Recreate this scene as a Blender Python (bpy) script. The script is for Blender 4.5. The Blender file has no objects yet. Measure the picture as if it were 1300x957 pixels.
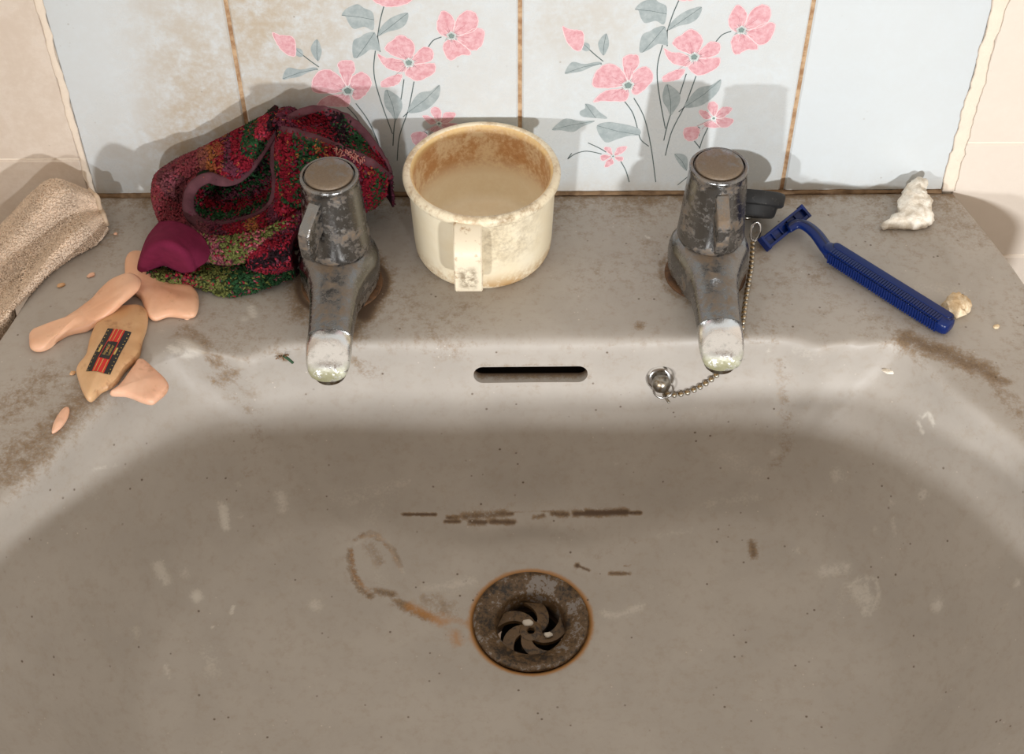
import bpy, bmesh, math, random
import numpy as np
from mathutils import Vector, Matrix
from mathutils.bvhtree import BVHTree

random.seed(7)
rng = np.random.default_rng(7)
sc = bpy.context.scene
COL = sc.collection
MM = 0.001

# ------------------------------------------------------------------ camera
TH = math.radians(46.1); ROLL = math.radians(0.3)
FPX, CX, CY = 1806.0, 650.0, 433.0
CAM = np.array([-5.0, -627.0, 529.1])           # millimetres; the foot of the wall is y = 0, the basin ledge z = 0
_F = np.array([0, math.cos(TH), -math.sin(TH)])
_U = np.array([0, math.sin(TH), math.cos(TH)])
_R = np.array([1.0, 0, 0])
RX = math.cos(ROLL) * _R - math.sin(ROLL) * _U
UX = math.sin(ROLL) * _R + math.cos(ROLL) * _U
cam = bpy.data.cameras.new('camera')
cam.sensor_width = 36; cam.lens = 50
cam.shift_x = 0.0; cam.shift_y = -(478.5 - CY) / 1300
cam.clip_start = 0.01; cam.clip_end = 20
camo = bpy.data.objects.new('camera', cam); COL.objects.link(camo)
m = Matrix.Identity(4)
for i in range(3):
    m[i][0] = RX[i]; m[i][1] = UX[i]; m[i][2] = -_F[i]; m[i][3] = CAM[i] * MM
camo.matrix_world = m
sc.camera = camo

# ------------------------------------------------------------------ light
sc.view_settings.view_transform = 'Standard'
sc.view_settings.look = 'None'
sc.view_settings.gamma = 1
sc.view_settings.use_curve_mapping = False
sc.view_settings.exposure = 0.34
w = bpy.data.worlds.new('world'); sc.world = w; w.use_nodes = True
w.node_tree.nodes['Background'].inputs[0].default_value = (1.0, 0.90, 0.78, 1)
w.node_tree.nodes['Background'].inputs[1].default_value = 0.80

def flash(name, loc, tgt, radius, watt, beam, col=(1, 1, 1)):
    l = bpy.data.lights.new(name, 'SPOT'); l.shadow_soft_size = radius; l.energy = watt; l.color = col
    l.spot_size = math.radians(beam); l.spot_blend = 1.0
    o = bpy.data.objects.new(name, l); COL.objects.link(o)
    o.location = loc
    o.rotation_euler = (Vector(tgt) - Vector(loc)).to_track_quat('-Z', 'Y').to_euler()
flash('flash_right', (0.275, -0.95, 0.076), (0.17, 0.0, 0.03), 0.016, 17.5, 92, (.96, .985, 1.0))
flash('flash_left', (-0.255, -0.95, 0.108), (0.30, 0.0, 0.03), 0.016, 11.5, 86, (.96, .985, 1.0))

# ------------------------------------------------------------------ helpers
def ray(px, py):
    return _F + RX * (px - CX) / FPX - UX * (py - CY) / FPX
def at(px, py, y=None, z=None):                  # point of the place seen at that spot of the photograph, at depth y or height z
    d = ray(px, py)
    t = (z - CAM[2]) / d[2] if z is not None else (y - CAM[1]) / d[1]
    return CAM + d * t

def lin(c):
    return tuple(((v / 255) / 12.92 if v / 255 <= .04045 else ((v / 255 + .055) / 1.055) ** 2.4) for v in c)
def lin4(c): return lin(c) + (1,)

def tag(o, label=None, cat=None, group=None, kind=None):
    if label: o['label'] = label
    if cat: o['category'] = cat
    if group: o['group'] = group
    if kind: o['kind'] = kind
    return o
def empty(name, loc=(0, 0, 0), parent=None):
    o = bpy.data.objects.new(name, None); COL.objects.link(o); o.location = [v * MM for v in loc]
    o.empty_display_size = .01
    if parent: o.parent = parent
    return o

def mesh_data(name, V, Fc, mats=(), fm=None, smooth=True, sharp=None):
    me = bpy.data.meshes.new(name)
    V = np.asarray(V, float) * MM
    if isinstance(Fc, np.ndarray):
        n, k = Fc.shape
        me.vertices.add(len(V)); me.vertices.foreach_set('co', V.astype(np.float32).ravel())
        me.loops.add(n * k); me.loops.foreach_set('vertex_index', Fc.astype(np.int32).ravel())
        me.polygons.add(n); me.polygons.foreach_set('loop_start', np.arange(0, n * k, k, dtype=np.int32))
        me.update(calc_edges=True); me.validate()
    else:
        me.from_pydata([tuple(v) for v in V], [], [tuple(int(i) for i in f) for f in Fc]); me.update()
    for mt in (mats if isinstance(mats, (list, tuple)) else [mats]): me.materials.append(mt)
    if fm is not None: me.polygons.foreach_set('material_index', np.asarray(fm, np.int32))
    me.polygons.foreach_set('use_smooth', np.full(len(me.polygons), bool(smooth)))
    if sharp: me.set_sharp_from_angle(angle=math.radians(sharp))
    return me
def obj(name, V, Fc, mats=(), parent=None, origin=None, **kw):
    V = np.asarray(V, float)
    if origin is not None: V = V - np.asarray(origin, float)
    o = bpy.data.objects.new(name, mesh_data(name, V, Fc, mats, **kw)); COL.objects.link(o)
    if origin is not None: o.location = [v * MM for v in origin]
    if parent: o.parent = parent
    return o
def fixnormals(o):
    bm = bmesh.new(); bm.from_mesh(o.data); bmesh.ops.recalc_face_normals(bm, faces=bm.faces); bm.to_mesh(o.data); bm.free()
    return o
class MB:
    def __init__(s): s.V = []; s.F = []; s.M = []; s.n = 0
    def add(s, V, F, mi=0):
        s.V.extend([tuple(v) for v in V]); s.F.extend([tuple(int(i) + s.n for i in f) for f in F]); s.M += [mi] * len(F); s.n += len(V)
    def build(s, name, mats, parent=None, **kw):
        return fixnormals(obj(name, s.V, s.F, mats, parent, fm=s.M, **kw))

def lathe(prof, n=64, c=(0, 0, 0), axis=None, close=False):
    """prof: list of (r, z). Rings about +Z through c (or the frame axis)."""
    V = []; F = []
    a = np.arange(n) * 2 * math.pi / n
    for r, z in prof:
        for t in a: V.append((r * math.cos(t), r * math.sin(t), z))
    k = len(prof)
    for i in range(k - 1 + (1 if close else 0)):
        i2 = (i + 1) % k
        for j in range(n):
            j2 = (j + 1) % n
            F.append((i * n + j, i * n + j2, i2 * n + j2, i2 * n + j))
    if not close:
        F.append(tuple(reversed(range(n)))); F.append(tuple((k - 1) * n + j for j in range(n)))
    V = np.array(V)
    if axis is not None:
        q = Vector((0, 0, 1)).rotation_difference(Vector(axis)).to_matrix()
        V = V @ np.array(q).T
    return V + np.array(c), F
def loft(secs, caps=True, closed=False):
    n = len(secs[0]); V = np.concatenate([np.asarray(s) for s in secs]); F = []
    k = len(secs)
    for i in range(k - 1 + (1 if closed else 0)):
        i2 = (i + 1) % k
        for j in range(n):
            j2 = (j + 1) % n
            F.append((i * n + j, i * n + j2, i2 * n + j2, i2 * n + j))
    if caps and not closed:
        F.append(tuple(reversed(range(n)))); F.append(tuple((k - 1) * n + j for j in range(n)))
    return V, F
def crom(P, per=8, closed=False):
    P = np.asarray(P, float); n = len(P); out = []
    rngn = range(n if closed else n - 1)
    for i in rngn:
        if closed: p0, p1, p2, p3 = P[(i - 1) % n], P[i], P[(i + 1) % n], P[(i + 2) % n]
        else: p0, p1, p2, p3 = P[max(i - 1, 0)], P[i], P[i + 1], P[min(i + 2, n - 1)]
        for t in np.arange(per) / per:
            out.append(.5 * (2 * p1 + (p2 - p0) * t + (2 * p0 - 5 * p1 + 4 * p2 - p3) * t * t + (3 * p1 - p0 - 3 * p2 + p3) * t ** 3))
    if not closed: out.append(P[-1])
    return np.array(out)
def resample(P, step):
    P = np.asarray(P); d = np.r_[0, np.cumsum(np.linalg.norm(np.diff(P, axis=0), axis=1))]
    s = np.linspace(0, d[-1], max(2, int(d[-1] / step) + 1))
    return np.stack([np.interp(s, d, P[:, i]) for i in range(P.shape[1])], 1)
def sweep(P, a, b, up=(0, 0, 1), n=10, closed=False, scale=None):
    """ellipse section: half width a sideways, half thickness b along up"""
    P = np.asarray(P); secs = []; up = np.asarray(up, float); k = len(P)
    for i in range(k):
        t = (P[(i + 1) % k] - P[i - 1]) if closed else P[min(i + 1, k - 1)] - P[max(i - 1, 0)]
        t = t / (np.linalg.norm(t) + 1e-9)
        u = up[i] if up.ndim == 2 else up
        s = np.cross(t, u); s /= np.linalg.norm(s) + 1e-9
        v = np.cross(s, t)
        f = 1 if scale is None else scale[i]
        secs.append([P[i] + f * (a * math.cos(q) * s + b * math.sin(q) * v) for q in np.arange(n) * 2 * math.pi / n])
    return loft(secs, closed=closed)
def boxv(c, sx, sy, sz, R=None):
    V = np.array([(x, y, z) for x in (-sx / 2, sx / 2) for y in (-sy / 2, sy / 2) for z in (-sz / 2, sz / 2)])
    if R is not None: V = V @ np.asarray(R).T
    return V + np.asarray(c), [(0, 1, 3, 2), (4, 6, 7, 5), (0, 4, 5, 1), (2, 3, 7, 6), (0, 2, 6, 4), (1, 5, 7, 3)]
def vnoise(P, scale, seed=0):
    """cheap smooth value noise, P in mm, returns -1..1"""
    P = np.asarray(P) / scale + seed * 17.3
    i = np.floor(P).astype(np.int64); f = P - i; f = f * f * (3 - 2 * f)
    def h(a, b, c):
        v = (a * 374761393 + b * 668265263 + c * 2147483647 + seed * 1442695) & 0xffffffff
        v = ((v ^ (v >> 13)) * 1274126177) & 0xffffffff
        return ((v ^ (v >> 16)) & 0xffff) / 32767.5 - 1
    r = 0
    for dx in (0, 1):
        for dy in (0, 1):
            for dz in (0, 1):
                wgt = (f[:, 0] if dx else 1 - f[:, 0]) * (f[:, 1] if dy else 1 - f[:, 1]) * (f[:, 2] if dz else 1 - f[:, 2])
                r = r + wgt * h(i[:, 0] + dx, i[:, 1] + dy, i[:, 2] + dz)
    return r
def set_attr(me, name, vals):
    a = me.attributes.new(name, 'FLOAT', 'POINT'); a.data.foreach_set('value', np.asarray(vals, np.float32))
def set_col(me, cols):
    a = me.color_attributes.new('Col', 'FLOAT_COLOR', 'POINT')
    c = np.ones((len(cols), 4), np.float32); c[:, :3] = cols; a.data.foreach_set('color', c.ravel())

# ------------------------------------------------------------------ materials
class NT:
    def __init__(s, name):
        s.m = bpy.data.materials.new(name); s.m.use_nodes = True; s.t = s.m.node_tree; s.N = s.t.nodes
        s.b = s.N['Principled BSDF']; s.tc = s.N.new('ShaderNodeTexCoord')
    def L(s, a, b): s.t.links.new(a, b)
    def set(s, k, v):
        if hasattr(v, 'is_linked') or isinstance(v, bpy.types.NodeSocket): s.L(v, s.b.inputs[k])
        else: s.b.inputs[k].default_value = v
        return s
    def noise(s, scale, detail=4, rough=.6, off=(0, 0, 0), sc3=(1, 1, 1)):
        mp = s.N.new('ShaderNodeMapping'); mp.inputs[1].default_value = off; mp.inputs[3].default_value = sc3
        s.L(s.tc.outputs['Object'], mp.inputs[0])
        n = s.N.new('ShaderNodeTexNoise'); n.inputs['Scale'].default_value = scale; n.inputs['Detail'].default_value = detail
        n.inputs['Roughness'].default_value = rough; s.L(mp.outputs[0], n.inputs[0]); return n.outputs['Fac']
    def voro(s, scale, off=(0, 0, 0)):
        mp = s.N.new('ShaderNodeMapping'); mp.inputs[1].default_value = off
        s.L(s.tc.outputs['Object'], mp.inputs[0])
        n = s.N.new('ShaderNodeTexVoronoi'); n.inputs['Scale'].default_value = scale; s.L(mp.outputs[0], n.inputs[0]); return n
    def step(s, x, lo, hi):
        n = s.N.new('ShaderNodeMapRange'); n.interpolation_type = 'SMOOTHSTEP'
        n.inputs[1].default_value = lo; n.inputs[2].default_value = hi; s.put(x, n.inputs[0]); return n.outputs[0]
    def put(s, x, sock):
        if isinstance(x, bpy.types.NodeSocket): s.L(x, sock)
        else: sock.default_value = x
    def math(s, op, a, b=0.0, clamp=False):
        n = s.N.new('ShaderNodeMath'); n.operation = op; n.use_clamp = clamp; s.put(a, n.inputs[0]); s.put(b, n.inputs[1]); return n.outputs[0]
    def mix(s, f, a, b):
        n = s.N.new('ShaderNodeMix'); n.data_type = 'RGBA'; s.put(f, n.inputs[0]); s.put(a, n.inputs[6]); s.put(b, n.inputs[7]); return n.outputs[2]
    def attr(s, name, out='Fac'):
        n = s.N.new('ShaderNodeAttribute'); n.attribute_name = name; return n.outputs[out]
    def xyz(s, i, which='Object'):
        n = s.N.new('ShaderNodeSeparateXYZ'); s.L(s.tc.outputs[which], n.inputs[0]); return n.outputs[i]
    def bump(s, h, strength=.3, dist=.0005):
        n = s.N.new('ShaderNodeBump'); n.inputs['Strength'].default_value = strength; n.inputs['Distance'].default_value = dist
        s.L(h, n.inputs['Height']); s.L(n.outputs[0], s.b.inputs['Normal']); return s

def simple(name, c, rough=.5, metal=0, spec=.5, var=0, vscale=150, c2=None):
    t = NT(name); t.set('Roughness', rough); t.set('Metallic', metal); t.set('Specular IOR Level', spec)
    if c2: t.set('Base Color', t.mix(t.step(t.noise(vscale), .4, .65), lin4(c), lin4(c2)))
    else: t.set('Base Color', lin4(c))
    return t.m

def make_tile_mat(name, base, grime, rough=.22):
    t = NT(name)
    g = t.attr('grime'); n1 = t.noise(55, 6, .65); n2 = t.noise(260, 4, .7, (3, 1, 2)); n3 = t.noise(22, 3, .5, (7, 2, 5))
    film = t.math('MULTIPLY', t.step(t.math('ADD', t.math('MULTIPLY', n1, .6), t.math('MULTIPLY', n2, .4)), .27, .62), g)
    c = t.mix(t.math('MULTIPLY', n3, .25), lin4(base), lin4([v * .94 for v in base]))
    c = t.mix(t.math('MULTIPLY', film, .85, True), c, lin4(grime))
    sp = t.voro(190, (1, 4, 2)).outputs['Distance']
    spots = t.math('MULTIPLY', t.math('SUBTRACT', 1.0, t.step(sp, .05, .16)), t.step(t.noise(40, 3, .6, (9, 9, 1)), .58, .68))
    spots = t.math('MULTIPLY', spots, t.math('ADD', g, .25), True)
    c = t.mix(t.math('MULTIPLY', spots, .8), c, lin4((120, 92, 60)))
    t.set('Base Color', c); t.set('Roughness', t.math('ADD', t.math('MULTIPLY', film, .35), rough))
    t.bump(t.noise(30, 2, .5), .08, .001)
    return t.m
M_tile = make_tile_mat('glazed_tile_white', (210, 217, 221), (176, 155, 124))
M_beige = make_tile_mat('glazed_tile_beige', (231, 220, 208), (182, 156, 130))
def make_grout():
    t = NT('grout'); n = t.noise(140, 5, .7)
    c = t.mix(t.step(n, .35, .65), lin4((150, 112, 78)), lin4((196, 166, 132)))
    g = t.attr('pale'); c = t.mix(g, c, lin4((240, 228, 212)))
    t.set('Base Color', c); t.set('Roughness', .9); t.bump(n, .6, .001); return t.m
M_grout = make_grout()

def make_ceramic():
    t = NT('dirty_ceramic')
    n1 = t.noise(24, 5, .6); n2 = t.noise(180, 5, .7, (2, 5, 1)); n3 = t.noise(700, 3, .7, (4, 1, 8))
    base = t.mix(t.step(n1, .3, .7), lin4((172, 165, 157)), lin4((164, 157, 149)))
    base = t.mix(t.math('MULTIPLY', t.step(n2, .45, .75), .35), base, lin4((150, 136, 118)))
    # brown dirt where the 'grime' attribute lies, broken up by noise
    g = t.attr('grime')
    e = t.math('ADD', t.math('MULTIPLY', n2, .55), t.math('MULTIPLY', n3, .45))
    k = t.step(t.math('ADD', g, t.math('MULTIPLY', t.math('SUBTRACT', e, .5), 2.0)), .25, .78)
    k = t.math('MULTIPLY', k, t.math('MINIMUM', t.math('MULTIPLY', g, 2.2), 1.0))
    dirt = t.mix(t.step(n3, .35, .65), lin4((106, 84, 60)), lin4((140, 118, 92)))
    dirt = t.mix(t.step(g, .6, 1.0), dirt, lin4((72, 48, 26)))
    c = t.mix(t.math('MULTIPLY', k, .9), base, dirt)
    o = t.attr('rust'); ko = t.math('MULTIPLY', t.step(t.math('ADD', o, t.math('SUBTRACT', e, .5)), .25, .8), o)
    c = t.mix(ko, c, lin4((168, 118, 62)))
    l = t.attr('lime'); kl = t.math('MULTIPLY', t.step(t.math('ADD', l, t.math('MULTIPLY', t.math('SUBTRACT', e, .5), 2.4)), .18, .75), t.math('MINIMUM', l, 1.0))
    c = t.mix(t.math('MULTIPLY', kl, .8), c, lin4((210, 205, 196)))
    # specks
    v = t.voro(150, (3, 3, 7)).outputs['Distance']; sel = t.step(t.noise(60, 3, .6, (5, 0, 3)), .50, .60)
    sp = t.math('MULTIPLY', t.math('SUBTRACT', 1.0, t.step(v, .05, .13)), sel)
    c = t.mix(t.math('MULTIPLY', sp, .8), c, lin4((78, 58, 40)))
    v2 = t.voro(210, (8, 1, 2)).outputs['Distance']; sel2 = t.step(t.noise(45, 3, .6, (1, 7, 3)), .52, .62)
    sp2 = t.math('MULTIPLY', t.math('SUBTRACT', 1.0, t.step(v2, .04, .12)), sel2)
    c = t.mix(t.math('MULTIPLY', sp2, .6), c, lin4((210, 200, 190)))
    t.set('Base Color', c)
    t.set('Roughness', t.math('ADD', t.math('MULTIPLY', k, .25), t.math('ADD', .38, t.math('MULTIPLY', n2, .16))))
    t.set('Specular IOR Level', .35)
    t.bump(t.math('ADD', k, t.math('MULTIPLY', n3, .3)), .12, .0004)
    return t.m
M_ceramic = make_ceramic()

def make_tapmetal(name, dirt=.5, clean=(126, 126, 126), green=False):
    t = NT(name)
    n1 = t.noise(70, 5, .65); n2 = t.noise(320, 5, .7, (4, 2, 1)); n3 = t.noise(1100, 3, .6, (1, 1, 5))
    br = t.step(t.math('ADD', t.math('MULTIPLY', n1, .7), t.math('MULTIPLY', n2, .3)), .62 - dirt * .22, .75 - dirt * .2)
    sc_ = t.step(n2, .52, .7)
    c = t.mix(t.math('MULTIPLY', sc_, .45), lin4(clean), lin4((160, 160, 156)))
    geo = t.N.new('ShaderNodeNewGeometry'); sx = t.N.new('ShaderNodeSeparateXYZ'); t.L(geo.outputs['Normal'], sx.inputs[0])
    if dirt > .3:
        topd = t.math('MULTIPLY', t.step(sx.outputs[2], .45, .9), t.step(t.math('ADD', t.math('MULTIPLY', n1, .6), t.math('MULTIPLY', n2, .4)), .43, .60))
        br = t.math('MAXIMUM', br, t.math('MULTIPLY', topd, .85))
    brown = t.mix(n3, lin4((84, 66, 46)), lin4((134, 112, 86)))
    c = t.mix(t.math('MULTIPLY', br, .85), c, brown)
    if green:
        gz = t.math('MULTIPLY', t.step(t.xyz(2), .0195, .0135), t.step(n2, .35, .5))
        c = t.mix(t.math('MULTIPLY', gz, .9), c, t.mix(t.step(n1, .4, .6), lin4((132, 128, 88)), lin4((172, 172, 148))))
        br = t.math('MAXIMUM', br, gz)
    t.set('Base Color', c)
    t.set('Metallic', t.math('SUBTRACT', 1.0, t.math('MULTIPLY', br, .85)))
    t.set('Roughness', t.math('ADD', t.math('ADD', .22, t.math('MULTIPLY', sc_, .22)), t.math('MULTIPLY', br, .3)))
    t.bump(t.math('ADD', br, n3), .2, .0003)
    return t.m
M_tap = make_tapmetal('scaled_chrome', .55)
M_tapbrown = make_tapmetal('rusty_chrome', 1.15)
M_rust = simple('rust_crust', (96, 66, 40), .8, c2=(62, 42, 26), vscale=260)
M_lever = make_tapmetal('stained_chrome', .8)
M_tip = make_tapmetal('spout_chrome', .08, (222, 222, 222), True)
M_chrome = simple('chrome', (200, 200, 200), .16, 1)
M_dull = simple('dull_chrome', (150, 148, 142), .32, 1, c2=(120, 104, 82), vscale=400)

# ------------------------------------------------------------------ back wall with its tiles
wall = empty('wall_back'); tag(wall, kind='structure')
def grout_board():
    # cement bed behind the tiles, paler beside the beige tiles
    xs = np.linspace(-700, 700, 281); zs = np.linspace(-420, 520, 60)
    X, Z = np.meshgrid(xs, zs); V = np.stack([X.ravel(), np.full(X.size, 1.0), Z.ravel()], 1)
    n = len(xs); F = [(r * n + c, r * n + c + 1, (r + 1) * n + c + 1, (r + 1) * n + c) for r in range(len(zs) - 1) for c in range(n - 1)]
    F = np.array(F)
    V2 = V.copy(); V2[:, 1] = 14
    o = obj('grout_bed', np.r_[V, V2], np.r_[F, F[:, ::-1] + len(V)], M_grout, wall, smooth=False)
    p = np.clip((np.abs(V[:, 0] + 1) - 236) / 8, 0, 1); set_attr(o.data, 'pale', np.r_[p, p])
grout_board()
def tile(x0, x1, z0, z1, mat, gf, name='tile', n=26, th=7.5, y=0.0):
    # rounded-edge tile whose face is a grid so that the dirt attribute has somewhere to live
    e = 0.9
    xs = np.r_[x0, np.linspace(x0 + e, x1 - e, n), x1]; zs = np.r_[z0, np.linspace(z0 + e, z1 - e, n), z1]
    X, Z = np.meshgrid(xs, zs); Y = np.full_like(X, y)
    Y[0, :] += e; Y[-1, :] += e; Y[:, 0] = np.maximum(Y[:, 0], y + e); Y[:, -1] = np.maximum(Y[:, -1], y + e)
    V = np.stack([X.ravel(), Y.ravel(), Z.ravel()], 1); k = len(xs); kz = len(zs)
    F = [(r * k + c, r * k + c + 1, (r + 1) * k + c + 1, (r + 1) * k + c) for r in range(kz - 1) for c in range(k - 1)]
    ring = [c for c in range(k)] + [r * k + k - 1 for r in range(1, kz)] + [(kz - 1) * k + c for c in range(k - 2, -1, -1)] + [r * k for r in range(kz - 2, 0, -1)]
    b = len(V); V = np.r_[V, V[ring] * [1, 0, 1] + [0, y + th, 0]]; L = len(ring)
    F += [(ring[(i + 1) % L], ring[i], b + i, b + (i + 1) % L) for i in range(L)] + [tuple(b + i for i in range(L))]
    o = obj(name, V, F, mat, wall, sharp=35)
    set_attr(o.data, 'grime', np.clip(gf(V[:, 0], V[:, 2]), 0, 1)); return o
def ss(x, a, b):
    t = np.clip((x - a) / (b - a), 0, 1); return t * t * (3 - 2 * t)
def blob(x, z, cx, cz, rx, rz): return np.exp(-((x - cx) / rx) ** 2 - ((z - cz) / rz) ** 2)
def foot(z): return .55 * np.exp(-np.abs(z) / 5.0)
g_left = lambda x, z: .75 * ss(x, -222, -176) * (1 - .35 * ss(z, 70, 130)) + .3 * blob(x, z, -200, 30, 40, 30) + foot(z) + .12
g_fl = lambda x, z: .55 * (1 - ss(x, -150, -60)) + .22 + .3 * blob(x, z, -100, 120, 60, 30) + foot(z)
g_fr = lambda x, z: .20 + .3 * blob(x, z, 30, 115, 40, 25) + foot(z)
g_right = lambda x, z: .07 + foot(z)
g_none = lambda x, z: .10 + 0 * x
g_be = lambda x, z: .30 * ss(-x, 0, 1) + .10 + 0 * x
G = 1.1
T_l = tile(-243.5, -150 - G, .5, 200, M_tile, g_left)
T_fl = tile(-150 + G, -G, .5, 200, M_tile, g_fl)
T_fr = tile(G, 150 - G, .5, 200, M_tile, g_fr)
T_r = tile(150 + G, 242, .5, 200, M_tile, g_right)
for x0, x1 in ((-243.5, -150 - G), (-150 + G, -G), (G, 150 - G), (150 + G, 242)): tile(x0, x1, 202.2, 400, M_tile, g_none, n=6)
for side, x0, x1, joints in ((-1, -400, -246.5, (-275, -125, 26, 176, 326, 476)), (1, 248, 400, (-200, -51, 34, 184, 334, 484))):
    for a, b in zip(joints[:-1], joints[1:]): tile(x0, x1, a + .6, b - .6, M_beige, g_be, n=14)
    for a, b in zip(joints[:-1], joints[1:]):
        xa, xb = (x0 - 201, x0 - 1.2) if side < 0 else (x1 + 1.2, x1 + 201)
        tile(xa, xb, a + .6, b - .6, M_beige, g_be, n=4)
# ragged pale grout bead where the white tiles meet the beige ones
def bead(x, a, name='grout_bead'):
    P = np.array([(x + .7 * vnoise(np.array([[0, 0, z]]), 9, 3)[0], -.2, z) for z in np.arange(0, 300, 3.0)])
    V, F = sweep(P, a, .55, up=(0, -1, 0), n=8, scale=1 + .3 * vnoise(P, 6, 2) + .15 * vnoise(P, 2.5, 7))
    o = obj(name, V, F, M_grout, wall); set_attr(o.data, 'pale', np.full(len(V), .85)); fixnormals(o)
bead(-245.0, 2.0); bead(245.0, 3.9)

# room floor; unseen wall added behind the camera to darken chrome reflections
def slabbox(name, lo, hi, mat):
    lo, hi = np.array(lo, float), np.array(hi, float); V, F = boxv((lo + hi) / 2, *(hi - lo)); o = fixnormals(obj(name, V, F, mat, None, smooth=False)); tag(o, kind='structure'); return o
M_room = simple('room_paint', (150, 132, 116), .7, c2=(142, 124, 108), vscale=6); M_lino = simple('floor_lino', (110, 92, 76), .6, c2=(96, 80, 66), vscale=20)
slabbox('wall_front_added', (-1300, -1760, -830), (1300, -1700, 1500), M_room)
slabbox('floor', (-1300, -1760, -860), (1300, 14, -830), M_lino)
slabbox('trim_1', (-700, 1, -830), (700, 14, -420), M_room)
# brown sealant bead where the tiles meet the basin
Pse = np.stack([np.arange(-246, 245, 2.5), np.full(197, -.9), np.full(197, .35)], 1)[:196]
V, F = sweep(Pse, 1.5, .8, up=(0, -.7, .7), n=8, scale=1 + .3 * vnoise(Pse, 8, 4) + .2 * vnoise(Pse, 3, 5))
M_seal = simple('dirty_sealant', (126, 100, 72), .8, c2=(92, 68, 44), vscale=120); fixnormals(obj('sealant', V, F, M_seal, wall))

# flower print on the two middle tiles (flat transfer print)
M_pink = NT('print_pink'); _n = M_pink.noise(330, 4, .7)
M_pink.set('Base Color', M_pink.mix(M_pink.step(_n, .3, .7), lin4((208, 146, 154)), lin4((226, 186, 192)))).set('Roughness', .3); M_pink = M_pink.m
M_leaf = NT('print_leaf'); _n = M_leaf.noise(200, 4, .7)
M_leaf.set('Base Color', M_leaf.mix(M_leaf.step(_n, .35, .7), lin4((152, 163, 165)), lin4((174, 183, 184)))).set('Roughness', .3); M_leaf = M_leaf.m
M_stem = simple('print_stem', (84, 98, 98), .3); M_pcen = simple('print_centre', (222, 228, 226), .3); M_pgr = simple('print_eye', (128, 146, 142), .3)
M_pline = simple('print_line', (184, 112, 122), .3); M_pdeep = simple('print_petal_edge', (240, 212, 214), .3)
def w3(u, v): p = at(660 + u / 3.421, v / 3.421, y=0.0); return (p[0], p[2])
PET = [
 [(470,365),(400,382),(325,378),(315,350),(330,310),(365,280),(410,278),(450,310),(468,350)],
 [(466,345),(450,300),(445,255),(465,237),(490,235),(515,240),(518,280),(495,310),(480,345)],
 [(480,365),(490,320),(520,295),(550,287),(575,310),(580,340),(560,370),(535,395),(505,412),(485,400)],
 [(470,385),(440,385),(390,388),(350,405),(318,443),(360,438),(420,440),(460,438),(475,410)],
 [(740,235),(690,215),(662,190),(675,165),(700,150),(735,125),(770,135),(795,165),(790,200),(765,235)],
 [(745,250),(700,228),(660,225),(625,208),(640,250),(665,275),(700,285),(735,285)],
 [(770,235),(795,205),(830,178),(865,185),(873,205),(860,235),(820,250),(780,255)],
 [(775,255),(830,250),(870,250),(865,285),(830,310),(780,328),(750,315),(730,290)],
 [(718,298),(690,300),(645,315),(618,335),(622,355),(660,352),(695,340),(715,315)],
 [(950,140),(912,120),(905,85),(925,40),(945,18),(975,35),(988,70),(975,115)],
 [(970,115),(990,70),(1010,40),(1050,18),(1085,30),(1092,65),(1070,105),(1020,125),(975,130)],
 [(985,140),(1030,115),(1075,95),(1110,105),(1100,150),(1080,180),(1040,195),(1000,165)],
 [(950,145),(980,150),(1010,170),(1033,195),(1030,215),(990,215),(945,237),(925,225),(915,180),(930,155)],
 [(835,500),(815,470),(820,445),(845,440),(862,460),(850,500)],
 [(850,505),(870,470),(900,462),(923,470),(905,495),(870,515)],
 [(850,520),(890,510),(930,520),(905,550),(870,552)],
 [(835,525),(870,550),(830,555),(800,545),(805,530)],
 [(828,512),(800,515),(775,480),(800,478),(825,495)],
 [(400,672),(370,652),(368,638),(395,640)],[(410,672),(425,640),(467,635),(450,660),(420,675)],
 [(412,682),(445,680),(447,697),(425,698)],[(402,688),(405,712),(368,727),(375,700),(390,690)],
 [(395,680),(365,698),(350,690),(355,672),(385,673)],
 [(185,113),(215,125),(265,130),(280,155),(270,215),(240,217),(210,190),(190,150)],
 [(712,560),(740,548),(775,552),(782,575),(765,605),(735,613),(712,595)],
 [(640,-40),(665,-10),(700,4),(745,2),(800,-12),(830,-45),(800,-110),(730,-130),(660,-100)],
]
LEAF = [
 [(500,40),(520,15),(550,0),(580,-8),(605,10),(635,25),(638,60),(625,105),(590,90),(545,100),(525,75),(515,45)],
 [(630,115),(590,120),(565,135),(530,155),(520,225),(560,215),(600,190),(640,195),(640,160)],
 [(645,130),(660,95),(700,60),(740,40),(790,30),(775,75),(740,100),(690,112)],
 [(375,145),(387,190),(375,225),(362,240),(345,215),(342,180)],
 [(195,318),(225,270),(280,278),(335,268),(355,275),(310,290),(270,308),(230,315)],
 [(640,365),(690,400),(695,440),(675,475),(655,500),(640,470),(622,440),(622,400)],
 [(873,345),(865,390),(830,430),(780,460),(715,465),(740,420),(780,380),(830,370)],
 [(285,450),(320,460),(345,485),(380,513),(330,512),(270,505),(260,485),(283,470)],
 [(140,562),(185,520),(215,515),(260,525),(325,525),(270,550),(230,573),(180,565)],
 [(335,545),(380,530),(430,535),(480,545),(520,560),(520,585),(470,590),(420,605),(375,618),(345,585)],
 [(672,668),(710,670),(728,690),(725,740),(705,725),(685,700)],
 [(257,155),(275,180),(300,190),(303,215),(285,222),(265,205)],
]
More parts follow.
